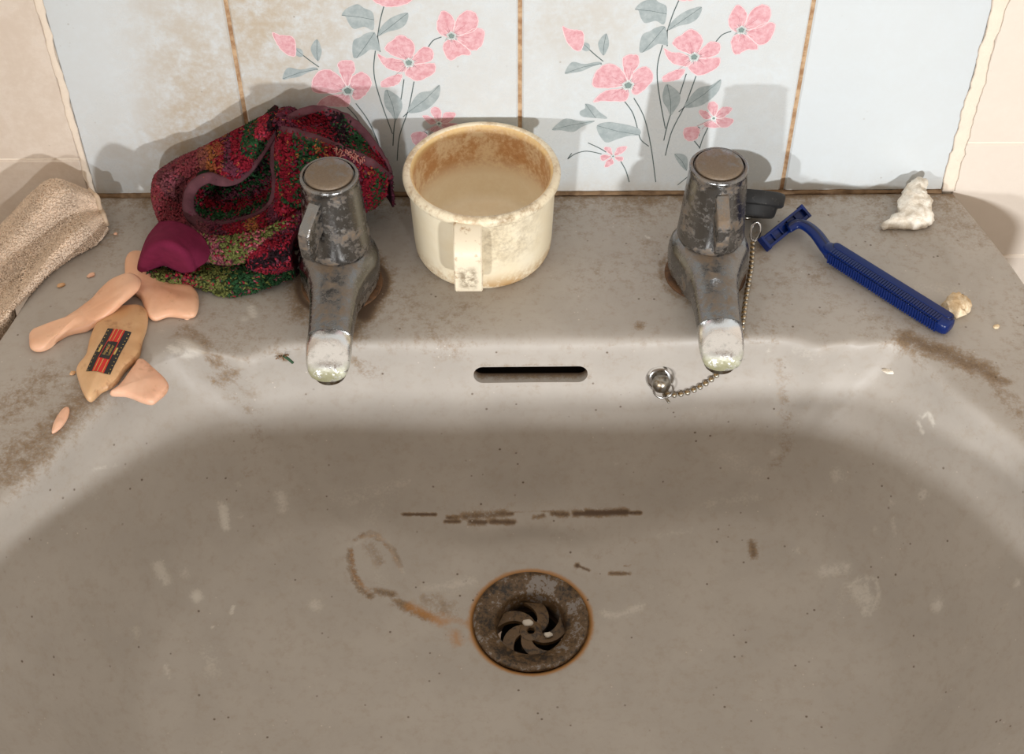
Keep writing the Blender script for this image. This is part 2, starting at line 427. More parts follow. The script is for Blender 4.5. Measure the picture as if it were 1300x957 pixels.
STEM = [[(362,266),(330,240),(303,216)],[(355,278),(330,272),(300,280)],[(620,195),(600,270),(597,340),(610,440),(632,558)],
 [(723,320),(690,420),(650,510),(625,610)],[(765,330),(720,450),(660,570),(632,675)],[(455,440),(490,490),(512,560),(525,605),(560,635)],
 [(495,425),(540,510),(570,640),(590,790)],[(640,135),(665,60),(700,-20)],[(918,135),(880,150),(852,180)],[(820,548),(795,600),(780,645)],
 [(758,612),(782,642)],[(438,700),(460,740),(475,790)],[(685,803),(732,765)],[(375,660),(340,640),(296,620)],[(355,668),(290,656),(240,668),(208,690)],
 [(655,500),(665,470)],[(715,465),(690,485)],[(640,130),(640,200)],[(762,550),(780,556),(778,590)],[(225,665),(208,690)]]
EYES = [(470,370,20,12),(757,247,18,10),(962,130,16,9),(842,513,10,5),(405,678,7,4)]
def poly_fill(mb, pts, mi, y):
    c = np.mean(pts, 0); n = len(pts)
    mb.add([(c[0], y, c[1])] + [(p[0], y, p[1]) for p in pts], [(0, 1 + i, 1 + (i + 1) % n) for i in range(n)], mi)
def ribbon(mb, P, wd, mi, y):
    P = np.asarray(P); V = []
    for i in range(len(P)):
        t = P[min(i + 1, len(P) - 1)] - P[max(i - 1, 0)]; t = t / (np.linalg.norm(t) + 1e-9); nrm = np.array([-t[1], t[0]]) * wd / 2
        V += [(P[i][0] + nrm[0], y, P[i][1] + nrm[1]), (P[i][0] - nrm[0], y, P[i][1] - nrm[1])]
    mb.add(V, [(2 * i, 2 * i + 1, 2 * i + 3, 2 * i + 2) for i in range(len(P) - 1)], mi)
def flower_print(tileobj, dx, dz):
    mb = MB(); sh = np.array([dx, dz]); y0 = -.06
    W = lambda L: np.array([w3(u, v) for u, v in L]) + sh
    for s in STEM: ribbon(mb, crom(W(s), 8), .55, 2, y0)
    for k, p in enumerate(LEAF):
        q = crom(W(p), 5, True); poly_fill(mb, q, 1, y0 - .02)
        ribbon(mb, np.array([q[0], q.mean(0), q[len(q) // 2]]), .22, 2, y0 - .03)
    for k, p in enumerate(PET):
        q = W(p); q = crom(q, 5, True); c = q.mean(0)
        q = q + (rng.normal(0, .12, q.shape))
        poly_fill(mb, q, 0, y0 - .04 - .002 * (k % 5))
        ribbon(mb, np.r_[q, q[:1]] * .97 + c * .03, .32, 5, y0 - .055 - .002 * (k % 5))
        e = min(EYES, key=lambda e: np.hypot(*(np.mean(p, 0) - e[:2])))
        if np.hypot(*(np.mean(p, 0) - e[:2])) < 120:      # fine veins from the eye outwards
            ec = np.array(w3(e[0], e[1])) + sh
            for f in np.linspace(0, 1, 5):
                tgt = q[int(f * (len(q) - 1))] * .6 + c * .4
                ribbon(mb, np.array([ec + (tgt - ec) * .1, ec + (tgt - ec) * .65]), .16, 4 if f in (0.0, .5) else 5, y0 - .07)
    for u, v, r1, r2 in EYES:
        c = np.array(w3(u, v)) + sh
        for rr, mi, yy in ((r1, 3, y0 - .075), (r2, 6, y0 - .085)):
            rr = rr / 3.421 * .43 * 1.25
            poly_fill(mb, [c + rr * np.array([math.cos(a), math.sin(a)]) * (1 + .12 * math.sin(5 * a)) for a in np.arange(20) * math.pi / 10], mi, yy)
        if r1 > 12:
            for a in np.arange(26) * 2 * math.pi / 26 + u:
                d = np.array([math.cos(a), math.sin(a)]); k = (r1 + 10 + 8 * math.sin(a * 7)) / 3.421 * .43
                ribbon(mb, np.array([c + d * r2 / 3.421 * .43, c + d * k]), .15, 2, y0 - .09)
    o = mb.build('flower_print', [M_pink, M_leaf, M_stem, M_pcen, M_pline, M_pdeep, M_pgr], tileobj, smooth=False)
    o['label'] = 'pink flower print with grey leaves'
flower_print(T_fr, 0, 0)
flower_print(T_fl, -150.4, -2.6)

# ------------------------------------------------------------------ washbasin
basin = empty('washbasin', (0, 0, 0))
tag(basin, 'dirty grey ceramic washbasin fixed against the tiled wall', 'washbasin')
DC = np.array([4.4, -206.5])                     # drain centre
ZD = -124.0
rim_px = [(0,639),(60,583),(131,512),(160,485),(190,458),(216,444),(240,441),(263,446),(285,455),(305,456),(325,449),(348,440),(390,435),(520,433),(660,431),(820,430),(960,428),(1006,430),(1035,438),(1055,448),(1071,450),(1081,440),(1092,428),(1108,423),(1138,432),(1165,450),(1182,466),(1221,504),(1300,569)]
rim = [at(x, y, z=0)[:2] for x, y in rim_px]
rim = rim + [(247, -225), (252, -265), (240, -320), (200, -362), (130, -384), (3, -390), (-126, -384), (-200, -364), (-244, -322), (-256, -270), (-252, -240)]
rimc = crom(rim, 10, True)
outer = [(-249, -.4), (249, -.4), (258, -28), (270, -71), (281, -130), (289, -200), (290, -260), (278, -325), (245, -380), (190, -412), (110, -428), (0, -432), (-110, -428), (-190, -412), (-248, -380), (-282, -325), (-293, -260), (-289, -200), (-278, -140), (-268, -100), (-257, -45)]
oc = np.r_[np.array([outer[0]]), crom(np.array(outer[1:] + outer[:1]), 14)[:-1]]
def polar(P):
    d = np.asarray(P) - DC; a = np.arctan2(d[:, 1], d[:, 0]); r = np.hypot(d[:, 0], d[:, 1]); i = np.argsort(a); return a[i], r[i]
def pol_interp(P, phi):
    a, r = polar(P); a = np.r_[a - 2 * math.pi, a, a + 2 * math.pi]; r = np.r_[r, r, r]; return np.interp(phi, a, r)
def dens(P, s1, s2):
    out = []
    for i in range(len(P)):
        p, q = np.array(P[i]), np.array(P[(i + 1) % len(P)]); L = np.linalg.norm(q - p)
        s = s1 if max(p[1], q[1]) > -270 else s2
        k = max(1, int(L / s))
        out += [p + (q - p) * j / k for j in range(k)]
    return np.array(out)
od = dens(oc, 1.7, 6)
phi = np.sort(np.arctan2(od[:, 1] - DC[1], od[:, 0] - DC[0])); phi = phi[np.r_[True, np.diff(phi) > 1e-5]]
NU = len(phi)
fine = np.linspace(-math.pi, math.pi, 2880, endpoint=False)
rr_f = pol_interp(dens(rimc, 1, 1), fine)
ker = np.exp(-.5 * (np.arange(-240, 241) / 64.0) ** 2); ker /= ker.sum()
rs_f = np.convolve(np.r_[rr_f, rr_f, rr_f], ker, 'same')[2880:5760]
ker2 = np.exp(-.5 * (np.arange(-60, 61) / 7.0) ** 2); ker2 /= ker2.sum()
rr_f = np.convolve(np.r_[rr_f, rr_f, rr_f], ker2, 'same')[2880:5760]
per = lambda a: np.interp(phi, np.r_[fine, fine[0] + 2 * math.pi], np.r_[a, a[0]])
r_rim, r_soft, r_o = per(rr_f), per(rs_f), pol_interp(od, phi)
backness = np.clip(np.sin(phi), 0, 1) ** 3
r_soft = np.minimum(r_soft, r_rim + 2) * backness + (r_soft - 1) * (1 - backness)
wf = 33 * backness + 62 * (1 - backness)
r_f = r_soft - wf
r_m = .35 * r_soft + .65 * r_rim
one = np.ones(NU)
ctrl = [(24 * one, -140), (24 * one, -133), (29.5 * one, -127.5), (32 * one, -124.3), (36 * one, -123.2), (.55 * r_f + 16, -116), (r_f - 8, -107), (r_f + 2, -99), (r_f + .30 * wf, -80), (r_f + .58 * wf, -52),
        (r_m - 4.2, -21), (r_rim - 3.0, -7.5), (r_rim - .3, -1.3), (r_rim + 4.5, 0), (.72 * r_rim + .28 * r_o, 0), (.5 * r_rim + .5 * r_o, 0), (.25 * r_rim + .75 * r_o, 0), (r_o - 8, 0), (r_o - 3, 0), (r_o - .6, -1.0), (r_o, -5), (r_o, -28), (r_o - 5, -46),
        (.80 * r_o, -100), (.45 * r_o, -160), (60 * one, -172), (40 * one, -172), (26 * one, -170), (24 * one, -160)]
nseg = [2, 2, 3, 4, 22, 40, 20, 12, 14, 14, 11, 8, 6, 14, 16, 16, 16, 6, 4, 4, 4, 3, 3, 3, 2, 2, 2, 2, 2]
CR = [np.asarray(c[0], float) for c in ctrl]; CZ = [np.full(NU, float(c[1])) for c in ctrl]; K = len(ctrl)
rings = []
for i in range(K):
    a = [(i - 1) % K, i, (i + 1) % K, (i + 2) % K]
    for t in np.arange(nseg[i]) / nseg[i]:
        B = [(1 - t) ** 3 / 6, (3 * t ** 3 - 6 * t * t + 4) / 6, (-3 * t ** 3 + 3 * t * t + 3 * t + 1) / 6, t ** 3 / 6]
        R_ = sum(b * CR[k] for b, k in zip(B, a)); Z_ = sum(b * CZ[k] for b, k in zip(B, a))
        rings.append(np.stack([DC[0] + R_ * np.cos(phi), DC[1] + R_ * np.sin(phi), Z_], 1))
BV = np.concatenate(rings); NR = len(rings)
BV[:, 1] = np.minimum(BV[:, 1], -.4)
I, J = np.meshgrid(np.arange(NR), np.arange(NU), indexing='ij'); I2 = (I + 1) % NR; J2 = (J + 1) % NU
BF = np.stack([I * NU + J, I * NU + J2, I2 * NU + J2, I2 * NU + J], -1).reshape(-1, 4)
bowl = obj('bowl', BV, BF, M_ceramic, basin)
# overflow slot cut into the back of the bowl
def stadium(cx_, cz_, hl, hr, n=14):
    out = []
    for k in range(n + 1):
        a = -math.pi / 2 + math.pi * k / n; out.append((cx_ + hl - hr + hr * math.cos(a), cz_ + hr * math.sin(a)))
    for k in range(n + 1):
        a = math.pi / 2 + math.pi * k / n; out.append((cx_ - hl + hr + hr * math.cos(a), cz_ + hr * math.sin(a)))
    return out
st = stadium(4.7, -21.5, 30.0, 5.0)
cmb = MB(); V, F = loft([[(x, yy, z) for x, z in st] for yy in (-150, -114.5)]); cmb.add(V, F)
cut = cmb.build('cutter', [M_ceramic], None, smooth=False)
V, F = boxv((4.7, -104, -36), 64, 24, 52); cut2 = fixnormals(obj('cutter_channel', V, F, M_ceramic, None))   # hidden overflow channel behind the slot
for c_ in (cut, cut2):
    bm_ = bowl.modifiers.new('b', 'BOOLEAN'); bm_.operation = 'DIFFERENCE'; bm_.object = c_; bm_.solver = 'EXACT'
fixnormals(bowl)
dg = bpy.context.evaluated_depsgraph_get(); ev = bowl.evaluated_get(dg)
nm = bpy.data.meshes.new_from_object(ev); bowl.modifiers.clear(); old = bowl.data; bowl.data = nm; nm.name = 'bowl'
bpy.data.objects.remove(cut, do_unlink=True); bpy.data.objects.remove(cut2, do_unlink=True)
nm.polygons.foreach_set('use_smooth', np.ones(len(nm.polygons), bool)); nm.set_sharp_from_angle(angle=math.radians(40))
if len(nm.materials) == 0: nm.materials.append(M_ceramic)
co = np.empty(len(nm.vertices) * 3, np.float32); nm.vertices.foreach_get('co', co); co = co.reshape(-1, 3).astype(float) / MM
bvh = BVHTree.FromPolygons([tuple(v) for v in co], [tuple(p.vertices) for p in nm.polygons])
def hit(px, py):                                  # point of the basin surface seen at that spot of the photograph
    d = Vector(ray(px, py)).normalized(); h = bvh.ray_cast(Vector(CAM), d)
    return np.array(h[0]) if h[0] is not None else at(px, py, z=0)
def seg_d(P, A, B):
    ab = B - A; t = np.clip(((P - A) @ ab) / (ab @ ab + 1e-9), 0, 1); return np.linalg.norm(P - A - t[:, None] * ab, axis=1)
NV = len(co); grime = np.zeros(NV); lime = np.zeros(NV); rust = np.zeros(NV)
def paint(arr, pts, r, s, soft=True):
    Q = [hit(*p) for p in pts]
    if len(Q) == 1: Q = Q * 2
    d = np.min([seg_d(co, Q[i], Q[i + 1]) for i in range(len(Q) - 1)], axis=0)
    v = s * np.exp(-(d / r) ** 2) if soft else s * np.clip((r - d) / (.35 * r), 0, 1)
    np.maximum(arr, v, out=arr)
led = (co[:, 2] > -4)
grime += led * (.45 * np.exp(-np.abs(co[:, 1] + .4) / 2.2) + .34 * np.exp(-np.abs(co[:, 1]) / 15.))
grime += led * (.27 + .16 * vnoise(co, 38, 3) + .10 * vnoise(co, 13, 5))
# brown dirt: (points, radius mm, strength)
for pts, r, s in [
  ([(470,330),(480,365),(462,400)], 9, 1.0), ([(476,350),(470,390)], 12, .6), ([(372,350),(380,400)], 9, .6), ([(462,402),(448,420)], 5, .8), ([(378,365),(382,395)], 6, .75), ([(500,345)], 8, .45),
  ([(395,410),(450,425)], 9, .5), ([(852,352),(872,375)], 6, .5), ([(962,300),(966,325)], 7, .6), ([(955,340),(950,380)], 5, .35), ([(814,413)], 4.5, .7),
  ([(20,600),(70,540),(130,480)], 15, .6), ([(10,520),(60,480)], 18, .5), ([(30,560),(5,590)], 12, .55),
  ([(235,420),(265,440)], 9, .55), ([(272,455),(278,465)], 4, .85), ([(276,483),(295,474)], 6, .65), ([(240,400),(300,440)], 14, .35), ([(300,505),(312,520)], 8, .4),
  ([(302,450),(330,560),(310,600)], 9, .30), ([(355,452),(362,456)], 3, .7), ([(452,460),(470,470)], 8, .5), ([(430,475),(480,480)], 5, .3),
  ([(500,440),(600,450)], 8, .32), ([(1150,430),(1200,448),(1250,470)], 10, .75), ([(1260,480),(1290,520)], 9, .5), ([(1210,455),(1275,485)], 5, .75), ([(1290,520),(1300,540)], 7, .45),
  ([(1005,330),(1060,390)], 14, .32), ([(990,460),(1000,560),(985,590)], 6, .42), ([(1030,360),(1050,440)], 8, .3), ([(730,440),(800,455)], 9, .26),
  ([(512,653),(553,653)], 1.5, .95), ([(568,657),(650,652)], 1.8, .85), ([(590,656),(640,652)], 3.4, .8), ([(565,662),(583,662)], 1.7, .9), ([(597,662),(616,663)], 2.6, .9), ([(624,662),(652,663)], 2.4, .9),
  ([(650,650),(700,649)], .9, .7), ([(678,657),(690,654)], 2, .75), ([(702,652),(720,653)], 2.6, .85), ([(730,652),(770,651)], 2.6, .95), ([(745,651),(795,650)], 3.2, 1.0), ([(795,651),(813,651)], 1.7, .95),
  ([(560,645),(660,640)], 3, .3), ([(733,718)], 2.2, 1.0), ([(733,718),(748,724)], 1.3, .9), ([(775,728),(799,728)], 1.8, .85), ([(793,718),(800,718)], .9, .7), ([(765,705),(805,690)], 8, .28), ([(955,690),(957,705)], 3.5, .75),
  ([(452,684),(470,676),(490,690),(500,700),(508,718)], 2.8, .62), ([(444,700),(446,720),(455,745),(470,757)], 3.2, .75), ([(478,750),(498,755)], 3.4, .75), ([(505,765),(545,785)], 4, .7), ([(470,695),(480,712)], 7, .5), ([(545,760),(570,775)], 10, .5),
  ([(600,463),(640,464),(700,463),(745,465)], 1.6, .4), ([(748,478)], 3, .5), ([(602,474)], 2, .5), ([(605,490),(740,489)], 1.4, .4), ([(704,430),(706,470)], 4, .25), ([(700,490),(704,650)], 3, .22),
 ]: paint(grime, pts, r, s)
# slot's inner faces: brown dirt, plus the recess's shade painted into the same mask
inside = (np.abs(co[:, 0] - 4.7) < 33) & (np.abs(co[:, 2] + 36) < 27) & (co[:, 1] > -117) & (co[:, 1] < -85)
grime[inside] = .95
# tap holes: crust ring
for cx_, cy_, s in ((-96, -75, .95), (99.5, -68, .55)):
    d = np.abs(np.hypot(co[:, 0] - cx_, co[:, 1] - cy_) - 23.5); grime = np.maximum(grime, led * s * np.exp(-(d / 4.0) ** 2))
# rust round the waste and down the run from the left
d = np.hypot(co[:, 0] - DC[0], co[:, 1] - DC[1]); near = (co[:, 2] < -115)
rust = np.maximum(rust, near * .95 * np.exp(-((d - 32) / 2.2) ** 2)); grime = np.maximum(grime, near * .6 * np.exp(-((d - 31) / 1.6) ** 2))
grime[(d < 30.5) & (co[:, 2] < -118)] = 1
for pts, r, s in [([(520,770),(560,790),(585,815)], 4.5, .75), ([(560,780),(598,795)], 4, .55), ([(446,700),(449,730),(468,752)], 2.4, .6), ([(455,682),(480,680),(500,705),(510,727)], 2.2, .5), ([(520,655),(590,655)], 2, .3),
                  ([(1230,520),(1299,560)], 6, .15), ([(560,255),(740,250)], 4, .2)]: paint(rust, pts, r, s)
for pts, r, s in [
  ([(452,690),(470,676),(494,690),(512,728)], 2.2, .5), ([(470,700),(485,740)], 9, .34), ([(530,760),(580,775)], 8, .3), ([(443,690),(445,725),(460,752)], 1.4, .5), ([(540,748),(600,738)], 5, .5), ([(590,745),(560,760)], 5, .35),
  ([(425,630),(500,618),(470,660)], 9, .35), ([(440,640),(520,610)], 4, .45), ([(560,625),(700,640)], 9, .22), ([(690,630),(830,640)], 8, .2), ([(920,580),(960,600)], 9, .4), ([(900,640),(960,630)], 6, .4),
  ([(283,645),(287,668)], 3.4, .95), ([(278,640)], 3, .6), ([(355,628),(359,645)], 4.2, .7), ([(303,615)], 3, .5), ([(325,617)], 2.5, .45), ([(200,718),(210,738)], 4.5, .7), ([(235,727)], 5, .55), ([(249,757)], 4.5, .9), ([(121,630)], 3.6, .5), ([(172,802)], 5, .45), ([(306,655)], 2.4, .6),
  ([(400,768)], 5.5, .6), ([(294,778),(296,770)], 1.4, .9), ([(270,796)], 1.3, .9), ([(270,850),(265,830)], 8, .45), ([(210,845),(214,860)], 2, .6), ([(150,590),(117,596)], 1.5, .5),
  ([(1098,736),(1104,760),(1098,778)], 3.4, .6), ([(1078,745),(1090,735),(1112,735),(1116,755),(1104,780)], 2, .6), ([(1090,750),(1105,765)], 7, .6), ([(1045,725),(1075,720)], 5, .6), ([(1010,700)], 4, .5), ([(1065,780),(1072,740)], 4, .35),
  ([(1190,768)], 5, .75), ([(1225,825)], 5, .4), ([(1280,770)], 5, .35), ([(1292,741)], 3, .7), ([(1064,603)], 6, .6), ([(1172,628)], 4.2, .7), ([(1148,578)], 4.5, .35), ([(1133,638)], 3.2, .6), ([(1134,660),(1136,680)], 2.4, .55), ([(1112,672)], 2.8, .5), ([(1055,513)], 4, .45),
  ([(1168,530),(1180,525),(1186,540)], 1.4, .85), ([(1166,535),(1172,550)], 1.4, .8), ([(985,575)], 4.5, .55), ([(990,470),(985,560)], 3.5, .3), ([(782,588)], 2.5, .5), ([(806,592)], 3, .35), ([(762,775),(775,785),(800,775),(815,768)], 3, .55), ([(790,780),(812,772)], 3.5, .5),
  ([(1022,690),(870,675)], 2, .3), ([(835,680),(880,672)], 2.4, .4), ([(825,745)], 4, .35),
  ([(318,390),(322,400)], 3, .8), ([(310,405)], 3, .7), ([(232,435),(250,445)], 5, .75), ([(215,440),(240,452)], 3, .8), ([(305,460),(308,466)], 2, .6), ([(205,420)], 3, .5), ([(1010,445),(1040,455)], 5, .4), ([(880,330)], 3, .3), ([(960,325),(980,318)], 4, .5), ([(820,300),(824,302)], 1.2, .9), ([(1170,365),(1220,370)], 9, .4), ([(975,445)], 2, .6)]:
    paint(lime, pts, r, s)
set_attr(nm, 'grime', np.clip(grime, 0, 1)); set_attr(nm, 'lime', np.clip(lime, 0, 1)); set_attr(nm, 'rust', np.clip(rust, 0, 1))

# waste fitting
def make_wastemat(name, bright):
    t = NT(name); n1 = t.noise(90, 6, .7); n2 = t.noise(500, 4, .7, (3, 1, 2))
    e = t.math('ADD', t.math('MULTIPLY', n1, .65), t.math('MULTIPLY', n2, .35))
    c = t.mix(t.step(e, .40, .52), lin4((34, 25, 16)), lin4((92, 70, 44)))
    k = t.step(e, .56 - bright, .60 - bright); c = t.mix(k, c, lin4((128, 122, 118)))
    t.set('Base Color', c); t.set('Metallic', t.math('MULTIPLY', k, .35)); t.set('Roughness', .5); t.bump(e, .5, .0008); return t.m
M_w1 = make_wastemat('corroded_waste', .035); M_w2 = make_wastemat('waste_grid_scale', -.03); M_dark = simple('drain_dark', (22, 17, 12), .8)
cz = ZD
V, F = lathe([(30.6, cz - 1.2), (31.0, cz + .6), (30.0, cz + 1.5), (27.5, cz + 1.2), (24, cz - .2), (20.0, cz - 1.8), (18.9, cz - 2.8), (18.3, cz - 8), (17.9, cz - 15), (19.2, cz - 15), (19.6, cz - 8), (21.5, cz - 5), (27, cz - 3)], 72, (DC[0], DC[1], 0), close=True)
fixnormals(obj('waste_flange', V, F, M_w1, basin))
mb = MB(); gz = cz - 11.0
def plate(mb, outl, z0, z1, mi=0):
    n = len(outl); V = [(p[0], p[1], z1) for p in outl] + [(p[0], p[1], z0) for p in outl]
    mb.add(V, [tuple(range(n)), tuple(reversed(range(n, 2 * n)))] + [(i, n + i, n + (i + 1) % n, (i + 1) % n) for i in range(n)], mi)
for k in range(5):
    a0 = k * 2 * math.pi / 5 + .4; inn = []; ou = []
    for f in np.linspace(0, 1, 9):
        r = 4.2 + f * 13.6; a = a0 + f * 1.1; hw = 2.9 + f * 2.6
        d = np.array([math.cos(a), math.sin(a)]); t = np.array([-d[1], d[0]])
        inn.append(DC + d * r + t * hw); ou.append(DC + d * r - t * hw)
    L = inn + ou[::-1]
    n = len(L); zt = gz + 1.2
    V = [(p[0], p[1], zt) for p in L] + [(p[0], p[1], gz - 1.5) for p in L]
    Fq = [(i, n - 1 - i, n - 2 - i, i + 1) for i in range(8)] + [(n + i, n + i + 1, 2 * n - 2 - i, 2 * n - 1 - i) for i in range(8)] + [(i, n + i, n + (i + 1) % n, (i + 1) % n) for i in range(n)]
    mb.add(V, Fq)
V, F = lathe([(2.0, gz - 1.5), (2.0, gz + 1.4), (2.6, gz + 2.0), (5.2, gz + 2.0), (6.2, gz + 1.4), (6.2, gz - 1.5)], 32, (DC[0], DC[1], 0), close=True); mb.add(V, F)
mb.build('waste_grid', M_w2, basin, sharp=40)
V, F = lathe([(16.5, cz - 17), (16.5, cz - 45), (0.5, cz - 45)], 40, (DC[0], DC[1], 0)); obj('waste_pipe', V, F[:-1][:80], M_dark, basin)
for (dx, dy, s) in ((-1.5, 9.5, 2.6), (9.5, 1.8, 2.0)):                      # whitish scraps caught on the grid
    bm = bmesh.new(); bmesh.ops.create_icosphere(bm, subdivisions=2, radius=s)
    V = np.array([v.co[:] for v in bm.verts]) * [1.2, .9, .5]; V = V * (1 + .25 * vnoise(V + dx * 9, 1.2, 4))[:, None] + [DC[0] + dx, DC[1] + dy - 5, gz + 2.2]
    F = [tuple(v.index for v in f.verts) for f in bm.faces]; bm.free()
    o = obj('paste_scrap', V, F, simple('scrap_white', (196, 188, 176), .8), None)
    tag(o, 'tiny pale scrap caught at the ' + ('top' if dx < 0 else 'right') + ' of the drain grid', 'scrap')

# chain stay on the back of the bowl
sp_ = hit(838, 479); nrm = np.array([0, -.94, .34])
stay = empty('chain_stay', (0, 0, 0), basin); stay['label'] = 'chrome chain stay'
V, F = lathe([(0.3, -1), (7.2, -1), (7.6, .4), (6.6, 1.5), (5.0, 2.0), (3.4, 1.8), (.3, 1.8)], 36, sp_, nrm); fixnormals(obj('stay_washer', V, F, M_chrome, stay))
V, F = lathe([(2.2, 1), (2.2, 4), (4.4, 5.0), (5.1, 7.2), (4.4, 9.4), (2.4, 10.6), (.3, 11)], 28, sp_, nrm); fixnormals(obj('stay_button', V, F, M_dull, stay))
ringc = sp_ + nrm * 5 + np.array([1.5, -1.5, -4.5])
V, F = sweep([ringc + 5.2 * (math.cos(a) * np.array([1, 0, 0]) + math.sin(a) * np.array([0, .25, .97])) for a in np.arange(28) * 2 * math.pi / 28], .6, .6, up=(0, 1, 0), n=6, closed=True)
fixnormals(obj('stay_ring', V, F, M_chrome, stay))

# ------------------------------------------------------------------ taps
def tapsec(w_, zb, zt, x, y, n=28, e=3.2):
    out = []
    for k in range(n):
        a = 2 * math.pi * k / n; c_, s_ = math.cos(a), math.sin(a)
        out.append((x + w_ * math.copysign(abs(c_) ** (2 / e), c_), y, (zb + zt) / 2 + (zt - zb) / 2 * math.copysign(abs(s_) ** (2 / e), s_)))
    return out
def make_tap(x, y, ang, label):
    root = empty('basin_tap', (x, y, 0)); tag(root, label, 'tap', 'pair of basin taps')
    O = np.array([0.0, 0, 0])
    key = [(-21.6, 3, 0, 9), (-21, 6.2, 0, 14), (-19, 11, 0, 20), (-15, 15.8, 0, 25.5), (-9.5, 19.4, 0, 28.5), (-4, 21.0, 0, 30), (3, 21.3, 0, 30.5), (9, 20.2, 0, 30.3), (15, 17.4, 0, 29.6), (21, 15.2, 0, 28.6), (27, 13.3, 3, 27.6), (34, 12.3, 7.5, 26.6), (44, 11.6, 10, 25.6), (54, 11.2, 10.6, 24.8), (58, 11.1, 10.6, 24.4)]
    V, F = loft([tapsec(w_, zb, zt, 0, -t) for t, w_, zb, zt in key]); fixnormals(obj('tap_body', V, F, M_tap, root, sharp=60))
    key = [(57.5, 11.1, 10.7, 24.3), (58.3, 11.5, 10.3, 24.8), (64, 11.5, 9.8, 24.2), (69, 11.3, 9.2, 22.8), (73, 10.8, 8.6, 20.6), (76, 9.8, 8.2, 17.8), (78, 8.2, 8.2, 15), (79, 5.5, 8.6, 12.5)]
    V, F = loft([tapsec(w_, zb, zt, 0, -t, e=2.15) for t, w_, zb, zt in key]); fixnormals(obj('spout_tip', V, F, M_tip, root, sharp=60))['label'] = 'shiny chrome spout end crusted with limescale'
    V, F = lathe([(8, 5), (8.2, 10), (6.2, 10), (6, 5)], 28, (0, -70, 0), close=True); fixnormals(obj('spout_nozzle', V, F, M_dull, root, sharp=40))
    V, F = lathe([(21.4, 0.1), (21.9, .4), (21.8, 1.0), (21.3, 1.6), (15, 1.8), (15, .1)], 56, (0, 0, 0), close=True); fixnormals(obj('base_flange', V, F, M_rust, root))
    V, F = lathe([(10, 29), (17.3, 29.5), (17.7, 31), (17.4, 34), (16.6, 45), (15.7, 58), (14.8, 70), (14.4, 72.5), (14.9, 73.2), (14.9, 74.8), (14.2, 75.6), (13.2, 75.5), (12.6, 74.4), (11, 74.2), (1, 74.2)], 64); fixnormals(obj('handle_cone', V, F, M_tap, root, sharp=50))
    V, F = lathe([(12.0, 73.6), (12.1, 75.6), (11.7, 76.6), (10.8, 77.1), (6, 77.4), (.2, 77.5)], 56); fixnormals(obj('handle_cap', V, F, M_tapbrown, root, sharp=50))['label'] = 'stained round cap'
    # lever: a fin leaning out from the cone
    pr = [(12, 69), (16, 68.5), (26, 61.0), (28.6, 57.5), (29, 50), (28.2, 42), (26, 38.5), (23.4, 40), (20, 48), (14, 52)]
    d = np.array([math.sin(ang), -math.cos(ang), 0]); s = np.array([math.cos(ang), math.sin(ang), 0])
    secs = []
    for off, sh in ((-3.2, .93), (-2.6, 1.0), (2.6, 1.0), (3.2, .93)):
        c0 = np.mean(pr, 0); secs.append([d * (c0[0] + (r - c0[0]) * sh) + s * off + np.array([0, 0, c0[1] + (z - c0[1]) * sh]) for r, z in pr])
    V, F = loft(secs); fixnormals(obj('lever', V, F, [M_lever], root, smooth=False))
    return root
make_tap(-96, -74.5, math.radians(-26), 'left chrome basin tap with limescale crust, standing in brown rust beside the red cloth')
make_tap(99.5, -68.5, math.radians(3), 'right chrome basin tap with scaly cone handle, beside the black plug and blue razor')

# ------------------------------------------------------------------ mug
mc = np.array([-20.5, -44.0, 0.0])
mug = empty('mug', mc); tag(mug, 'stained cream plastic mug standing on the ledge between the taps', 'mug')
def make_mugmat(name, inner):
    t = NT(name); z = t.xyz(2); n1 = t.noise(75, 5, .65); n2 = t.noise(420, 4, .7, (2, 2, 2)); n3 = t.noise(38, 3, .6, (5, 1, 1))
    e = t.math('ADD', t.math('MULTIPLY', n1, .6), t.math('MULTIPLY', n2, .4))
    if inner:
        up = t.step(z, .020, .036)
        c = t.mix(t.step(e, .4, .6), lin4((238, 226, 200)), lin4((242, 232, 208)))
        band = t.mix(t.step(e, .38, .58), lin4((234, 212, 176)), lin4((200, 152, 104)))
        c = t.mix(up, c, band)
        c = t.mix(t.math('MULTIPLY', t.step(z, .048, .053), t.step(n1, .3, .6)), c, lin4((228, 198, 142)))
        c = t.mix(t.step(e, .62, .70), c, lin4((150, 104, 64)))
    else:
        c = t.mix(t.step(n3, .3, .7), lin4((226, 212, 182)), lin4((232, 222, 198)))
        low = t.math('MULTIPLY', t.step(z, .016, .001), t.step(e, .38, .60)); c = t.mix(low, c, lin4((176, 138, 88)))
        top = t.math('MULTIPLY', t.step(z, .047, .052), t.step(e, .46, .62)); c = t.mix(t.math('MULTIPLY', top, .7), c, lin4((178, 148, 112)))
        # dark handling dirt on the viewer's right of the handle
        x = t.xyz(0); y = t.xyz(1)
        rg = t.math('MULTIPLY', t.math('MULTIPLY', t.step(x, -.006, .004), t.step(x, .040, .016)), t.step(z, .010, .030))
        rg = t.math('MULTIPLY', rg, t.step(y, -.015, -.028))
        c = t.mix(t.math('MULTIPLY', t.math('MULTIPLY', rg, t.step(e, .38, .66)), .6), c, lin4((128, 106, 76)))
        c = t.mix(t.step(e, .66, .76), c, lin4((130, 100, 66)))
    t.set('Base Color', c); t.set('Roughness', .42); t.set('Specular IOR Level', .4); t.bump(e, .15, .0005); return t.m
M_mo = make_mugmat('cream_plastic', False); M_mi = make_mugmat('stained_plastic_inside', True)
